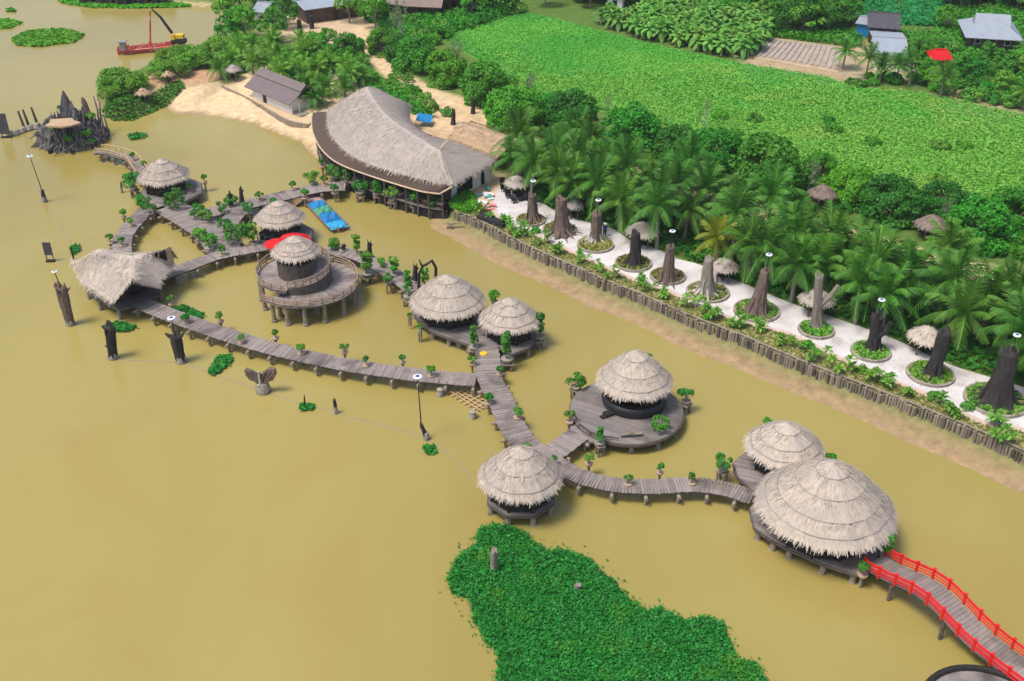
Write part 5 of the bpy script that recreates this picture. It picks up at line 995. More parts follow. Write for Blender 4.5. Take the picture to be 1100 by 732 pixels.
for q, n_ in [([(236, 384), (246, 383), (249, 388), (240, 397), (230, 404), (224, 401)], 500), ([(186, 331), (198, 330), (219, 339), (216, 344), (200, 342), (188, 337)], 500), ([(138, 146), (146, 144), (160, 146), (152, 150), (140, 151)], 220), ([(112, 351), (130, 347), (148, 352), (140, 357), (120, 358)], 240), ([(322, 436), (336, 436), (335, 441), (324, 442)], 130), ([(456, 481), (466, 481), (466, 489), (458, 488)], 90),
    ([(13, 42), (30, 34), (70, 32), (90, 38), (80, 46), (40, 51), (18, 49)], 1500), ([(-12, 25), (8, 21), (23, 25), (10, 31), (-10, 32)], 500), ([(7, 11), (15, 10), (16, 13), (8, 13)], 60), ([(62, -1), (110, 1), (140, 3), (205, 3), (204, 8), (150, 9.5), (100, 9), (66, 4)], 1300), ([(76, 266), (84, 264), (86, 270), (78, 275)], 120), ([(484, 243), (496, 241), (498, 246), (486, 248)], 110)]:
    mat_of('water_hyacinth', xy(q, 0), n_*2, .26 if q[0][1] > 60 else .6, .3, 'leaf_hyacinth' if q[0][1] > 60 else 'leaf_bright', .12)
# ------------------------------------------------------------------ red bridge and the dark landing at the bottom
A, B = P(938, 604, DZ), P(1120, 738, DZ); A.z = B.z = 0; d = (B-A); d.z = 0; Lb_ = d.length; d.normalize(); nn_ = Vector((-d.y, d.x, 0)); wd = 2.5
t = thing('red_railed_bridge', 'arched timber footbridge with bright red railings at the lower right', 'footbridge', tuple((A+d*Lb_/2).xy)+(0,))
def bz(f): return DZ+1.15*math.exp(-((f-.36)/.22)**2)-.1*f
mb = MB(); n_ = int(Lb_/.3); tone = .5
for i in range(n_):
    f = (i+.5)/n_; p = A+d*Lb_*f; sl_ = (bz(f+.01)-bz(f-.01))/(.02*Lb_)
    if i % 3 == 0: tone = random.random()
    mb.box((p.x, p.y, bz(f)), (.29, wd, .08), (d.x, d.y, sl_), a=min(1, max(0, tone+random.gauss(0, .12))))
mb.build('planks', 'plank_grey' if 'plank_grey' in MATS else 'plank', t)
mb = MB()
for s in (-1, 1): mb.tube([(A+d*Lb_*f+nn_*s*(wd/2-.3)+Vector((0, 0, bz(f)-.2))) for f in np.linspace(0, 1, 40)], .13, 6)
mb.build('beams', 'timber_dark', t)
for s in (-1, 1):
    mb = MB()
    for h_ in (.9, .74, .5, .24): mb.tube([tuple(A+d*Lb_*f+nn_*s*wd/2+Vector((0, 0, bz(f)+h_))) for f in np.linspace(0, 1, 40)], .06, 6)
    ra = mb.build('railing', 'red_paint', t)
    for f in np.linspace(0.005, .97, 11):
        q = A+d*Lb_*f+nn_*s*wd/2; mb = MB(); mb.box((q.x, q.y, bz(f)+.42), (.16, .16, 1.15), d); mb.box((q.x, q.y, bz(f)+1.02), (.24, .24, .08), d); mb.build('railing_post', 'red_paint', t)
for f in (.18, .5, .8):
    for s in (-1, 1): q = A+d*Lb_*f+nn_*s*(wd/2-.2); mb = MB(); mb.tube([(q.x, q.y, -1.4), (q.x, q.y, bz(f)-.2)], .16, 7); mb.build('pile', 'timber', t)
c = P(1063, 772, 1.2); t = thing('round_landing', 'dark round timber landing cut off by the bottom edge, where the red bridge ends', 'landing', (c.x, c.y, 0)); mb = MB(); mb.lathe([(4.3, .8), (4.4, 1.05), (4.2, 1.1), (.1, 1.12)], 48, (c.x, c.y, 0)); mb.build('deck', 'deck', t)
mb = MB(); ring = [(c.x+4.3*math.cos(a), c.y+4.3*math.sin(a), 1.25) for a in np.linspace(0, 2*PI, 49)]; mb.tube(ring, .22, 8, cap=False); mb.build('rim', 'timber_dark', t)
for a in np.linspace(0, 2*PI, 9)[:-1]: part(t, 'pile', PILE, (c.x+3.8*math.cos(a), c.y+3.8*math.sin(a), -.2))
# ------------------------------------------------------------------ boats
def hullboat(name, label, a, b_, width, matr, z=0.0, h=.7, bow=.35, cat='boat', group='boats', inner=None, stern=.9):
    A, B = P(*a, .3), P(*b_, .3); X_ = B-A; X_.z = 0; L = X_.length; X_.normalize(); Y_ = Vector((-X_.y, X_.x, 0)); c = A+X_*L/2; t = thing(name, label, cat, (c.x, c.y, 0), group); n = 14; V = []
    for i in range(n+1):
        f = i/n; w_ = width/2*(min(1, (stern+(1-stern)*f/.25) if f < .25 else 1)*(1 if f < 1-bow else 1-(1-.12)*((f-1+bow)/bow)**1.8)); z_ = z+h*(.8+.5*max(0, f-.6)**2*2+.15*max(0, .2-f)); p = A+X_*L*f
        for s, k, zz in ((-1, .72, z-.25), (-1, 1, z_), (-1, .9, z_), (-1, .8, z+.12), (1, .8, z+.12), (1, .9, z_), (1, 1, z_), (1, .72, z-.25)): V.append(tuple(Vector((p.x, p.y, zz))+Y_*s*w_*k))
    Fc = [(i*8+k, i*8+8+k, i*8+8+(k+1) % 8, i*8+(k+1) % 8) for i in range(n) for k in range(8)]+[tuple(range(8)), tuple(range(n*8, n*8+8))[::-1]]
    mb = MB(); mb.add(V, Fc, [random.random() for _ in Fc]); mb.build('hull', matr, t); return t, A, X_, Y_, L
t, A, X_, Y_, L = hullboat('tarp_covered_boat', 'long blue boat with blue and green tarps moored below the restaurant boardwalk', (331, 211), (366, 248), 2.7, 'boat_wood', h=.75, bow=.03, stern=.7)
def heap(parent, name, mt, f0, f1, hw_, zt, A=None, X_=None, Y_=None, L=None, n=10):
    mb = MB(); V = []
    for i in range(n+1):
        for j in range(n+1): x, y = i/n, j/n-.5; p = A+X_*L*(f0+(f1-f0)*x)+Y_*2*hw_*y; e = max(0, (1-(2*y)**4))*max(0, 1-(2*x-1)**6); V.append((p.x, p.y, .55+zt*e*(.75+.25*math.sin(9*x+5*y)*math.cos(11*y-4*x)+random.gauss(0, .16))))
    mb.add(V, [(i*(n+1)+j, (i+1)*(n+1)+j, (i+1)*(n+1)+j+1, i*(n+1)+j+1) for i in range(n) for j in range(n)], [random.random() for _ in range(n*n)]); return mb.build(name, mt, parent)
kw = dict(A=A, X_=X_, Y_=Y_, L=L); heap(t, 'rear_deck', 'pink_deck', .0, .24, 1.15, .18, **kw); heap(t, 'blue_tarp', 'blue_tarp', .25, .42, 1.15, .5, **kw); heap(t, 'green_tarp', 'green_tarp', .43, .58, 1.15, .6, **kw); heap(t, 'bow_tarp', 'blue_tarp', .60, .8, 1.2, .75, **kw); heap(t, 'bow_deck', 'blue_paint', .8, .985, 1.2, .25, **kw)
hullboat('wooden_canoe', 'narrow weathered canoe drawn up under the stake wall below the restaurant', (480, 243.5), (515, 243.5), 1.1, 'log_tan', .2, .45)
t, A, X_, Y_, L = hullboat('sunken_boat', 'half sunken open boat of bare slats under the plank junction', (482, 413), (529, 441), 2.9, 'bamboo', -.5, .5, .45, stern=.2)
mb = MB()
for k in range(7): f = .15+.1*k; p = A+X_*L*f; mb.beam((p.x-Y_.x*1.1, p.y-Y_.y*1.1, .1), (p.x+Y_.x*1.1, p.y+Y_.y*1.1, .16), .14, .06)
for s in (-.8, -.3, .25, .8): a, b_ = A+X_*L*.12+Y_*s*.7, A+X_*L*.85+Y_*s; mb.beam((a.x, a.y, .18), (b_.x, b_.y, .22), .13, .06)
mb.build('slats', 'bamboo', t)
t, A, X_, Y_, L = hullboat('dredging_barge', 'red dredging barge with a mast and a black crane on the far river', (126, 56), (198, 49), 3.6, 'red_hull', 0, 1.0, .12, stern=.6)
mb = MB(); a = P(161.5, 49, 1); tp = at_h(a, 161, 12); mb.tube([a, tp], [.2, .15], 6); mb.build('mast', 'red_hull', t)
mb = MB(); b_ = P(187, 46, 1.6); e = at_h(b_, 185, 36); mb.tube([e, e.lerp(tp, .5)+Vector((0, 0, 1.0)), tp+Vector((.4, 0, .3))], [.3, .24, .14], 6); mb.build('crane_arm', 'metal_dark', t)
mb = MB(); mb.box(b_+Vector((1, 0, .3)), (2.6, 1.8, .7)); mb.build('crane_base', 'metal_dark', t); mb = MB(); mb.box(b_+Vector((1.3, 0, 1.25)), (1.5, 1.3, .7)); mb.box(b_+Vector((.1, -.4, 1.2)), (.7, .8, 1.0)); mb.build('crane_cab', 'yellow', t)
mb = MB(); q = P(133, 54, .9); mb.box(q+Vector((0, 0, .8)), (1.0, 1.0, 1.5)); mb.box(q+Vector((0, 0, 1.65)), (1.6, 1.5, .12)); mb.build('bow_post', 'metal_grey', t)
mb = MB()
for k in range(16): p = A+X_*L*(.08+.055*k)+Y_*random.uniform(-1, 1); mb.beam((p.x, p.y, 1.0), (p.x+random.gauss(0, 1), p.y+random.gauss(0, .5), 1.1), .25, .25)
mb.build('pipes', 'red_hull', t)
for i, (x, y, w_, m_, lb) in enumerate([(92, 3, 14, 'bark_grey', 'leftmost low brown boathouse at the far bank'), (112, 4, 18, 'zinc', 'blue grey floating house second from the left at the far bank'), (130, 5, 12, 'tile_dark', 'dark rounded boathouse third from the left at the far bank'), (141, 4, 8, 'tile_dark', 'smallest dark boathouse in the middle of the far bank'), (153, 4, 12, 'zinc', 'pale boathouse fourth of the row at the far bank'), (170, 3.5, 13, 'zinc', 'pale boathouse at the right of the far bank row'), (243, 5, 18, 'zinc', 'small blue grey house where the far bank meets the trees')]):
    house('floating_house', lb, (x-w_/2, y), (x+w_/2, y+.2), 6, 2.2, 1.3, 'wall_brown', m_, .5, .5, group='floating houses at the far bank', z=.3)
# ------------------------------------------------------------------ rock island
c = P(79, 152, 0); t = thing('rock_island', 'jagged island of dark driftwood and rock spires with plants, at the left', 'rock sculpture', (c.x, c.y, 0)); rr = 5.1; r_ = random.Random(3)
mb = MB()
def spire(mb, x, y, h_, r0, lx, ly, tip=.1):
    n = 8; rows_ = 7; V = []; ph = r_.uniform(0, 6)
    for i in range(rows_):
        f = i/(rows_-1); rad = r0*(1-f)**.8*(1+r_.gauss(0, .08))+tip
        for k in range(n): th = 2*PI*k/n; rr_ = rad*(1+.3*math.sin(3*th+ph+f*3)+r_.gauss(0, .12)); V.append((x+lx*f+rr_*math.cos(th), y+ly*f+rr_*math.sin(th), h_*f+r_.gauss(0, .1)))
    Fc = [(i*n+k, i*n+(k+1) % n, i*n+n+(k+1) % n, i*n+n+k) for i in range(rows_-1) for k in range(n)]+[tuple(range((rows_-1)*n, rows_*n))]; tn = r_.random(); mb.add(V, Fc, [min(1, max(0, tn+r_.gauss(0, .25))) for _ in Fc])
for k in range(26):
    a = r_.uniform(0, 2*PI); q = rr*math.sqrt(r_.random())*.75; x, y = c.x+q*math.cos(a), c.y+q*math.sin(a); spire(mb, x, y, (2.2+2.6*(1-(q/rr)**2))*r_.uniform(.8, 1.1), r_.uniform(.9, 1.6), r_.gauss(0, .3), r_.gauss(0, .3), .15)
for k in range(330):
    a = r_.uniform(0, 2*PI); q = rr*math.sqrt(r_.random())*(.9+.1*math.sin(3*a)); x, y = c.x+q*math.cos(a), c.y+q*.95*math.sin(a); spire(mb, x, y, (1.5+3.3*(1-(q/rr)**2))*r_.uniform(.35, 1.05), r_.uniform(.2, .55), r_.gauss(0, .6)+.2*math.cos(a), r_.gauss(0, .5)+.3*math.sin(a), .05)
for k in range(60):
    a = r_.uniform(0, 2*PI); q = rr*r_.uniform(.2, 1); x, y = c.x+q*math.cos(a), c.y+q*math.sin(a); zz = 2.8*(1-(q/rr)**2); mb.tube([(x, y, zz+r_.uniform(.3, 1.2)), (x+r_.gauss(0, .6), y+r_.gauss(0, .6), zz+.6), (x+r_.gauss(0, 1.2)+.5*math.cos(a), y+r_.gauss(0, 1)+.5*math.sin(a), zz*.6+.2)], [.1, .16, .06], 5)
mb.build('rocks', 'rock', t)
mb = MB(); spire(mb, c.x-.4, c.y+1.6, 7.4, 1.5, -.2, .1); spire(mb, c.x+.6, c.y+1.2, 6, 1.0, -.2, .1); spire(mb, c.x-1.1, c.y+1.0, 5.2, .9, -.3, .1); spire(mb, c.x+1.5, c.y+1.4, 4.8, .8, .3, 0); mb.build('tall_spire', 'rock', t)
mb = MB(); spire(mb, c.x+2.9, c.y+2.2, 6.2, .7, -1.0, 0, .16); mb.build('leaning_stump', 'bark_brown', t)
mb = MB()
for (x, y, h_) in [(3.8, .3, 5.2), (4.3, -.8, 4.2), (4.7, .6, 4.5), (2.9, 3.6, 7.4), (3.5, 3.8, 6.6), (4.5, 2.8, 4.2), (-3.6, 2.4, 4), (-4, 1.6, 3.6)]: mb.tube([(c.x+x, c.y+y, 0), (c.x+x+r_.gauss(0, .2), c.y+y, h_*.5), (c.x+x+r_.gauss(0, .4), c.y+y, h_*.8)], [.2, .15, .08], 6)
mb.build('dead_stems', 'bark_grey', t)
mb = MB()
for k in range(40):
    a = PI*.95+PI*1.1*k/39+r_.gauss(0, .04); q = rr*r_.uniform(.93, 1.06); p = (c.x+q*math.cos(a), c.y+q*.98*math.sin(a)); mb.tube([(*p, -.6), (p[0]-.6*math.cos(a)+r_.gauss(0, .3), p[1]-.5*math.sin(a), r_.uniform(.3, 1.3))], [.17, .1], 6)
mb.build('log_ring', 'bark_grey', t)
cp = P(66, 130, 4.6); mb = MB(); po = [(cp.x+2.3*q*math.cos(a), cp.y+2.0*q*math.sin(a)) for a, q in zip(np.linspace(0, 2*PI, 11)[:-1], (1.25, .8, 1.05, .9, 1.2, .8, 1.1, .85, .95, 1.0))]; mb.prism(po, 4.1, 4.35); mb.build('sand_coloured_roof', 'thatch_tan', t)
mb = MB(); mb.tube([(cp.x, cp.y, 0), (cp.x, cp.y, 4.1)], .3, 7); mb.tube([(cp.x-1.4, cp.y, 0), (cp.x-1.4, cp.y, 4.1)], .2, 7); mb.build('roof_posts', 'timber', t)
for (x, y, z, s, m_) in [(1.5, -3.6, 1.9, 1.0, 'leaf_bright'), (3.2, -2.4, 2.2, .9, 'leaf_bright'), (3.1, 1.0, 3.8, .8, 'leaf_bright'), (-2.6, -.5, 3.2, .9, 'leaf_grey'), (-2.0, -2.0, 2.6, .6, 'leaf_shrub'), (-1.8, 2.8, 4.4, .7, 'leaf_shrub'), (4.0, -3.4, 1.0, .7, 'leaf_bonsai'), (-3.5, .8, 2.6, .7, 'leaf_grey')]:
    mb = MB(); crown(mb, 170, s, s*.6, 0, 8, .24, -.3, .4); V = mb.V[0]; V += arr((c.x+x, c.y+y, z)); mb.build('plant', m_, t)
def stumpfence(label, px, n, group):
    a, b_ = P(*px[0], 0), P(*px[1], 0); t = thing('stump_boom', label, 'log boom', tuple(((a+b_)/2).xy)+(0,)); mb = MB()
    for k in range(n): p = a.lerp(b_, k/(n-1)); mb.lathe([(.5, -.3), (.62, .2), (.35, .75), (.1, .8)], 8, (p.x+r_.gauss(0, .2), p.y+r_.gauss(0, .2), 0))
    mb.build('stumps', 'concrete', t); mb = MB()
    for f in (.45, .62, .92): p = a.lerp(b_, f); mb.tube([(p.x, p.y+.6, 0), (p.x-.4, p.y+.6, 3.2)], [.28, .16], 6)
    mb.build('posts', 'timber', t)
stumpfence('row of mossy stumps and posts in the water left of the rock island', [(12, 146), (42, 137)], 9, None)
# ------------------------------------------------------------------ sculptures, lamps and signs in the water
def stump(label, base, top, rb, rt_, mt, foot=True, arms=()):
    p = P(*base, 0); tp = at_h(p, *top); m_ = mpp(p); t = thing('driftwood_stump', label, 'stump sculpture', (p.x, p.y, 0), 'driftwood stumps standing in the water'); mb = MB(); trunk_mesh(mb, rb*m_, rt_*m_, tp.z-.3, (tp.x-p.x, 0), 5, int(base[0]), (p.x, p.y, .3), .2, .5); mb.build('trunk', mt, t, True)
    if foot: mb = MB(); mb.lathe([(rb*m_*1.2, -.8), (rb*m_*1.3, .2), (rb*m_*1.0, .75), (.1, .8)], 10, (p.x, p.y, 0)); mb.build('concrete_foot', 'concrete', t)
    for k, (f, dx, dz, r0) in enumerate(arms): q = p.lerp(tp, f); mb = MB(); mb.tube([q, q+Vector((dx*.6, 0, dz*.3)), q+Vector((dx, .1, dz))], [r0, r0*.8, r0*.35], 7); mb.build('branch', mt, t)
    return tp
tp = stump('tall brown driftwood log with a lamp, left of the saddle roofed hall', (76, 349), (66, 310), 4, 6, 'bark_brown', True, ((.95, -.8, .5, .25), (.9, .9, .5, .2)))
lamp('white disc lamp on the tall brown driftwood log', (tp.x, tp.y, tp.z-.6), tuple(at_h(P(76, 349, 0), 58.5, 292)), .3)
stump('black driftwood stump without a lamp at the front corner of the saddle roofed hall', (121.5, 385), (118, 352), 4.6, 5.5, 'bark_dark', True, ((.35, -.7, .2, .2), (.95, -.8, .3, .3)))
tp = stump('black driftwood stump with a lamp beside the lower boardwalk', (195, 389), (188, 361), 5, 6, 'bark_dark', True, ((.95, -1.0, .4, .3), (.9, .9, .6, .25)))
lamp('white disc lamp on the black stump beside the lower boardwalk', (tp.x, tp.y, tp.z-.6), tuple(at_h(P(195, 389, 0), 184, 342)), .42)
p = P(283, 421, 0); t = thing('winged_stump', 'brown driftwood sculpture spread like two wings on a mossy foot', 'stump sculpture', (p.x, p.y, 0)); mb = MB(); mb.lathe([(.75, -.6), (.8, .3), (.6, 1.1), (.3, 1.2)], 10, p); mb.build('concrete_foot', 'concrete', t); mb = MB(); m_ = mpp(p)
for sg, e, z in ((-1, -16.5, 1.9), (1, 17, 2.1)):
    o_ = [(0, 1.0), (sg*.25, 1.2), (e*m_*.75, 1.5), (e*m_, z+.1), (e*m_*.95, z+.75), (e*m_*.55, z+.65), (sg*.1, z+.1)]; V = [(p.x+x, p.y+y+.15*math.sin(x*3), zz) for y in (-.22, .22) for x, zz in o_]; n = len(o_); mb.add(V, [tuple(range(n)), tuple(range(n, 2*n))[::-1]]+[(i, n+i, n+(i+1) % n, (i+1) % n) for i in range(n)])
for k in range(7): mb.tube([(p.x+random.gauss(0, .2), p.y-.2, .9), (p.x+(k-3)*.5, p.y-.25, 2.4+.1*abs(k-3))], [.14, .08], 5)
mb.build('wings', 'bark_brown', t); mb = MB(); mb.tube([(p.x-.1, p.y-.35, 1.0), (p.x-.12, p.y-.4, 2.7)], [.14, .1], 6); mb.build('pale_stick', 'bark_pale', t)
stump('small dark post stump on a stone foot right of the winged driftwood', (361, 444), (359, 430), 2.2, 1.6, 'bark_dark'); stump('thin dark post rising from the small floating weed clump', (327.5, 437), (327, 426), .9, .7, 'bark_dark', False)
stump('leaning driftwood post beside the bamboo ramp in the water', (131, 207), (130, 196), 1.2, 1.0, 'bark_brown'); stump('dead stump near the top of the green floating mat', (530.5, 614), (531, 592), 3.0, 4, 'bark_grey', True); stump('short dead stump in the middle of the green floating mat', (620, 635), (621, 628), 3, 3.4, 'bark_grey', False)
tp = stump('slim dark stump holding the tall lamp right of the long cable', (458, 472), (452.5, 456), 3.0, 1.6, 'bark_dark'); lamp('tall thin lamp standing in the water below the lower boardwalk', (tp.x, tp.y, tp.z-.5), tuple(at_h(P(458, 472, 0), 448.5, 405)), .42)
tp = stump('dark stump holding the tall lamp at the far left', (48, 217), (45.5, 205), 2.6, 1.6, 'bark_dark'); lamp('tall thin lamp standing in the water at the far left', (tp.x, tp.y, tp.z-.4), tuple(at_h(P(48, 217, 0), 32, 168)), .42)
def sign(label, base, w_, lo, hi, rz=0):
    p = P(*base, 0); t = thing('sign_board', label, 'sign', (p.x, p.y, 0), 'dark sign boards in the water'); mb = MB(); dx = math.cos(rz)*w_/2; dy = math.sin(rz)*w_/2
    for s in (-1, 1): mb.beam((p.x+dx*s*.85, p.y+dy*s*.85, -.6), (p.x+dx*s*.85, p.y+dy*s*.85, hi), .12)
    mb.build('legs', 'log_tan', t); mb = MB(); mb.box((p.x, p.y-.08, (lo+hi)/2), (w_, .1, hi-lo), (math.cos(rz), math.sin(rz), 0)); mb.build('board', 'tile_dark', t); mb = MB(); mb.box((p.x, p.y, .05), (w_*1.1, .5, .25)); mb.build('float', 'timber_dark', t)
sign('small dark board on two legs above the tall brown driftwood log', (54.5, 281), .95, .9, 2.6); sign('tall dark board at the left edge of the picture', (7, 148), 1.5, .6, 3.9)
def cable(label, px): t_ = smoothline(pts(px, .02), .8); mb = MB(); mb.tube([(p.x+random.gauss(0, .02), p.y, .02) for p in t_], .035, 5, .3); o = mb.build('floating_rope', 'rope', None, origin=tuple(t_[0])); tag(o, label, 'rope', 'ropes floating on the river')
cable('thin floating rope from the far left lamp down to the saddle roofed hall', [(10, 148), (28, 185), (48, 217), (62, 240), (77, 262)]); cable('thin floating rope linking the driftwood stumps below the lower boardwalk', [(122, 386), (195, 391), (240, 406), (283, 421), (361, 444), (415, 458), (458, 472), (500, 505), (532, 545), (560, 580)])
# dark statues and the arch on the tower boardwalk, statues by the hub
def statue(label, bx, by, h_): p = P(bx, by, DZ); t = thing('driftwood_statue', label, 'statue', (p.x, p.y, DZ), 'dark driftwood statues'); mb = MB(); trunk_mesh(mb, .33, .2, h_, (.1, 0), 5, int(bx), p, .5, .4); mb.tube([p+Vector((0, 0, h_*.6)), p+Vector((.45, 0, h_*.85))], [.16, .08], 6); mb.build('figure', 'bark_dark', t, True); mb = MB(); mb.lathe([(.45, 0), (.45, .2), (.3, .25)], 10, p); mb.build('plinth', 'concrete', t)
statue('dark flame shaped driftwood statue on the tower boardwalk', 397, 276, 2.0); statue('dark driftwood statue just left of the black arch', 446, 303, 2.2); statue('short dark statue nearest the spiral tower on its boardwalk', 368.5, 270, .9); statue('dark figure behind the potted tree on the restaurant boardwalk', 248, 222, 1.9); statue('tall dark figure with a pale top on the restaurant boardwalk', 260, 219, 2.3)
p, q = P(450, 311, DZ), P(468, 306, DZ); t = thing('driftwood_arch', 'black driftwood arch over the boardwalk behind the left twin roof', 'arch', tuple(((p+q)/2))); mb = MB(); mb.tube([p, p+Vector((.1, 0, 2.0)), p+Vector((.6, 0, 3.0)), (p+q)/2+Vector((0, 0, 2.9)), q+Vector((-.3, 0, 3.1)), q+Vector((.1, 0, 2.2)), q], [.2, .18, .17, .16, .17, .18, .2], 7); mb.tube([p+Vector((.5, 0, 2.9)), p+Vector((.2, 0, 3.8))], [.14, .06], 6); mb.build('arch', 'bark_dark', t)
# yellow disc sign on the boardwalk
p = P(519.5, 380, DZ+.03); mb = MB(); mb.lathe([(.4, 0), (.38, .06), (.05, .08)], 18, p); o = mb.build('yellow_disc', 'yellow', None, origin=tuple(p)); tag(o, 'round yellow disc lying on the boardwalk between the twin pavilions', 'disc')
# log plinths beside decks
for i, (x, y, lb) in enumerate([(494, 372, 'lone stone bollard in the water in front of the wider twin roof'), (473, 425, 'small stone bollard left of the half sunken boat'), (508, 449, 'small stone bollard right below the half sunken boat')]):
    p = P(x, y, 0); mb = MB(); mb.lathe([(.35, -.8), (.4, .1), (.3, .6), (.36, .75), (.1, .85)], 10, p); o = mb.build('bollard', 'concrete', None, origin=tuple(p)); tag(o, lb, 'bollard', 'stone bollards in the water')
p, q = P(312, 221, .3), P(322, 213, 1.2); t = thing('landing_ladder', 'slatted ladder from the boardwalk down to the blue boat', 'ladder', tuple(p)); mb = MB()
for s in (-.6, .6): mb.beam(p+Vector((s, 0, 0)), q+Vector((s, 0, 0)), .14)
for k in range(6): a = p.lerp(q, (k+.3)/6); mb.beam(a-Vector((.7, 0, 0)), a+Vector((.7, 0, 0)), .18, .06)
mb.build('ladder', 'bamboo', t)
# ------------------------------------------------------------------ yard by the restaurant: chairs, cushions, bench, person
def chair(label, x, y, rz): 
    p = P(x, y, LZ+.06); t = thing('black_chair', label, 'chair', tuple(p), 'black chairs by the grey hut'); X_ = Vector((math.cos(rz), math.sin(rz), 0)); Y_ = Vector((-X_.y, X_.x, 0)); mb = MB(); mb.box(p+Vector((0, 0, .45)), (.7, .7, .16), X_); mb.build('seat', 'cloth_dark', t); mb = MB(); mb.box(p+Y_*.32+Vector((0, 0, .8)), (.7, .14, .65), X_); mb.build('backrest', 'cloth_dark', t)
    for a in (-.28, .28):
        for b_ in (-.28, .28): e = p+X_*a+Y_*b_; mb = MB(); mb.beam(e, e+Vector((0, 0, .4)), .07); mb.build('leg', 'metal_dark', t)
for x, y, rz, lb in [(540, 200, .2, 'black chair farthest back, against the left end of the grey hut'), (541.5, 206, 1.2, 'black chair just below the farthest back one'), (546, 213, .3, 'black chair in the middle of the white paving corner'), (552.5, 218, 2.0, 'front black chair on the white paving, left of the pair under the hut'), (558.5, 216, .5, 'left of two black chairs under the grey hut eave'), (565, 215, 2.6, 'right of two black chairs under the grey hut eave')]: chair(lb, x, y, rz)
def cushions(label, x, y, m1, seed):
    p = P(x, y, LZ); r_ = random.Random(seed); t = thing('cushion_pile', label, 'cushions', tuple(p), 'striped cushions on the sand')
    for k in range(7): 
        mb = MB(); a = r_.uniform(0, 3); q = p+Vector((r_.gauss(0, .75), r_.gauss(0, .8), .12+.05*k)); mb.box(q, (1.0, .35, .16), (math.cos(a), math.sin(a), 0)); mb.build('cushion', m1 if k % 2 else 'white_paint', t)
cushions('scatter of teal and white cushions on the sand', 521.5, 211, 'teal', 1); cushions('scatter of pink and white cushions on the sand, below the teal ones', 522, 222, 'pink', 2)
p, q = P(515, 232, LZ+.35), P(543, 242, LZ+.35); t = thing('low_black_counter', 'long low black counter above the stake wall beside the cushions', 'counter', tuple((p+q)/2)[:2]+(LZ,)); mb = MB(); mb.beam(p, q, 1.1, .6); mb.build('body', 'cloth_dark', t); mb = MB(); u = (q-p).normalized(); mb.beam(q-u*.1+Vector((-.3, .9, .1)), q+u*.1+Vector((.5, 1.0, .1)), .9, .75); mb.build('raised_end', 'metal_dark', t)
p = P(455, 130, 2.4); t = thing('blue_tarp_shelter', 'small blue tarp shelter on the sand behind the restaurant ridge', 'shelter', (p.x, p.y, LZ)); mb = MB(); heap_p = [(p.x-1.1, p.y-1.0, 2.9), (p.x+1.2, p.y-1.3, 2.5), (p.x+1.4, p.y+1.0, 2.9), (p.x-.9, p.y+1.2, 3.3)]; mb.add(heap_p+[(x, y, z-.06) for x, y, z in heap_p], [(0, 1, 2, 3), (7, 6, 5, 4), (0, 4, 5, 1), (1, 5, 6, 2), (2, 6, 7, 3), (3, 7, 4, 0)]); mb.build('tarp', 'blue_tarp', t)
mb = MB()
for x, y, z in heap_p: mb.beam((x, y, LZ), (x, y, z-.06), .08)
mb.build('poles', 'timber', t)
for i, (x, y, lb) in enumerate([(487, 134, 'dark carved post at the sand road gate, left of the pair'), (508, 122, 'dark carved post at the sand road gate, right of the pair')]):
    p = P(x, y, LZ); t = thing('carved_post', lb, 'carved post', tuple(p), 'carved posts by the sand road'); mb = MB(); trunk_mesh(mb, .35, .25, 2.4, (.1, 0), 5, i, p, .4, .3); mb.build('post', 'bark_dark', t, True)
for i, (x, y, lb) in enumerate([(322, 36, 'left dark gate pillar of the yard at the top of the sand road'), (335, 31, 'right dark gate pillar of the yard at the top of the sand road')]):
    p = P(x, y, LZ); t = thing('gate_pillar', lb, 'gate pillar', tuple(p), 'gate pillars at the top yard'); mb = MB(); trunk_mesh(mb, .45, .4, 2.6, (.1, 0), 4, i+7, p, .2, .1); mb.build('pillar', 'bark_dark', t, True)
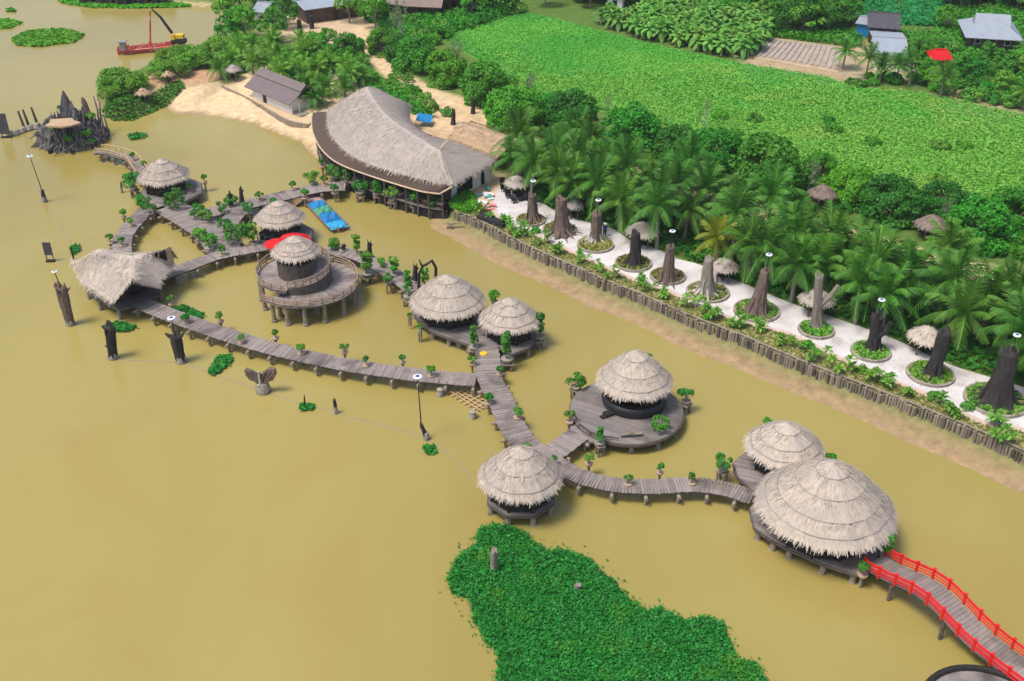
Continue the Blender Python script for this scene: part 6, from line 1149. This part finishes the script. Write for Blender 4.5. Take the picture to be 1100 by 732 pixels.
def person(label, x, y, top, z):
    p = P(x, y, z); t = thing('person', label, 'person', tuple(p), None)
    sk = [((0, 0, .95), .15), ((0, 0, 1.2), .15), ((0, 0, 1.42), .16), ((0, 0, 1.52), .065), ((0, -.01, 1.62), .10), ((0, -.01, 1.72), .085), ((.1, 0, .88), .095), ((.12, -.03, .5), .07), ((.12, .02, .08), .05), ((.12, -.14, .04), .045), ((-.1, 0, .88), .095), ((-.12, .06, .5), .07), ((-.12, .04, .08), .05), ((-.12, -.12, .04), .045), ((.21, 0, 1.4), .06), ((.27, -.02, 1.13), .045), ((.24, -.16, .93), .035), ((-.21, 0, 1.4), .06), ((-.27, .02, 1.13), .045), ((-.25, -.1, .9), .035)]
    E = [(0, 1), (1, 2), (2, 3), (3, 4), (4, 5), (0, 6), (6, 7), (7, 8), (8, 9), (0, 10), (10, 11), (11, 12), (12, 13), (2, 14), (14, 15), (15, 16), (2, 17), (17, 18), (18, 19)]
    me = bpy.data.meshes.new('body'); me.from_pydata([v for v, _ in sk], E, []); o = bpy.data.objects.new('body', me); COL.objects.link(o); o.parent = t
    md = o.modifiers.new('skin', 'SKIN'); lay = me.skin_vertices[0].data
    for i, (_, r_) in enumerate(sk): lay[i].radius = (r_, r_)
    lay[0].use_root = True; sb = o.modifiers.new('sub', 'SUBSURF'); sb.levels = 1; sb.render_levels = 1; me.materials.append(MATS['skin'])
    mb = MB(); mb.lathe([(.2, .86), (.19, 1.1), (.23, 1.38), (.12, 1.5)], 12, p); s_ = mb.build('shirt', top, t)
    mb = MB()
    for s in (-1, 1): mb.tube([p+Vector((s*.2, 0, 1.42)), p+Vector((s*.27, 0, 1.18))], [.09, .075], 8); mb.tube([p+Vector((s*.1, 0, .95)), p+Vector((s*.12, 0, .5)), p+Vector((s*.12, .03, .12))], [.13, .1, .085], 8)
    mb.build('trousers', 'cloth_dark', t); mb = MB(); mb.lathe([(.24, 1.70), (.25, 1.72), (.13, 1.75), (.11, 1.84), (.02, 1.86)], 12, p); mb.build('hat', 'hat_white', t)
person('person in a blue shirt and white hat standing right of the trunk on stilt roots', 649.5, 254, 'cloth_blue', LZ+.06)
for pr_ in [q for l in (ROUND, LOOSE, MANG, BUSH, PALM, [PALMY], PALMS, BAN, BARE, SHRUB, *PK.values()) for q in l]:   # a kind never planted leaves no original behind
    if not pr_.used:
        for ch in pr_.r.children_recursive: bpy.data.objects.remove(ch)
        bpy.data.objects.remove(pr_.r)
# ------------------------------------------------------------------ humid air
hz_ = bpy.data.materials.new('humid_air'); hz_.use_nodes = True; n = hz_.node_tree.nodes; L = hz_.node_tree.links; n.remove(n['Principled BSDF']); pv = n.new('ShaderNodeVolumePrincipled'); pv.inputs['Density'].default_value = .00013; pv.inputs['Color'].default_value = (.85, .88, .92, 1); L.new(pv.outputs[0], n['Material Output'].inputs['Volume'])
mb = MB(); mb.box((0, 1000, 29.5), (5300, 3900, 65)); o = mb.build('haze', hz_); tag(o, kind='stuff')
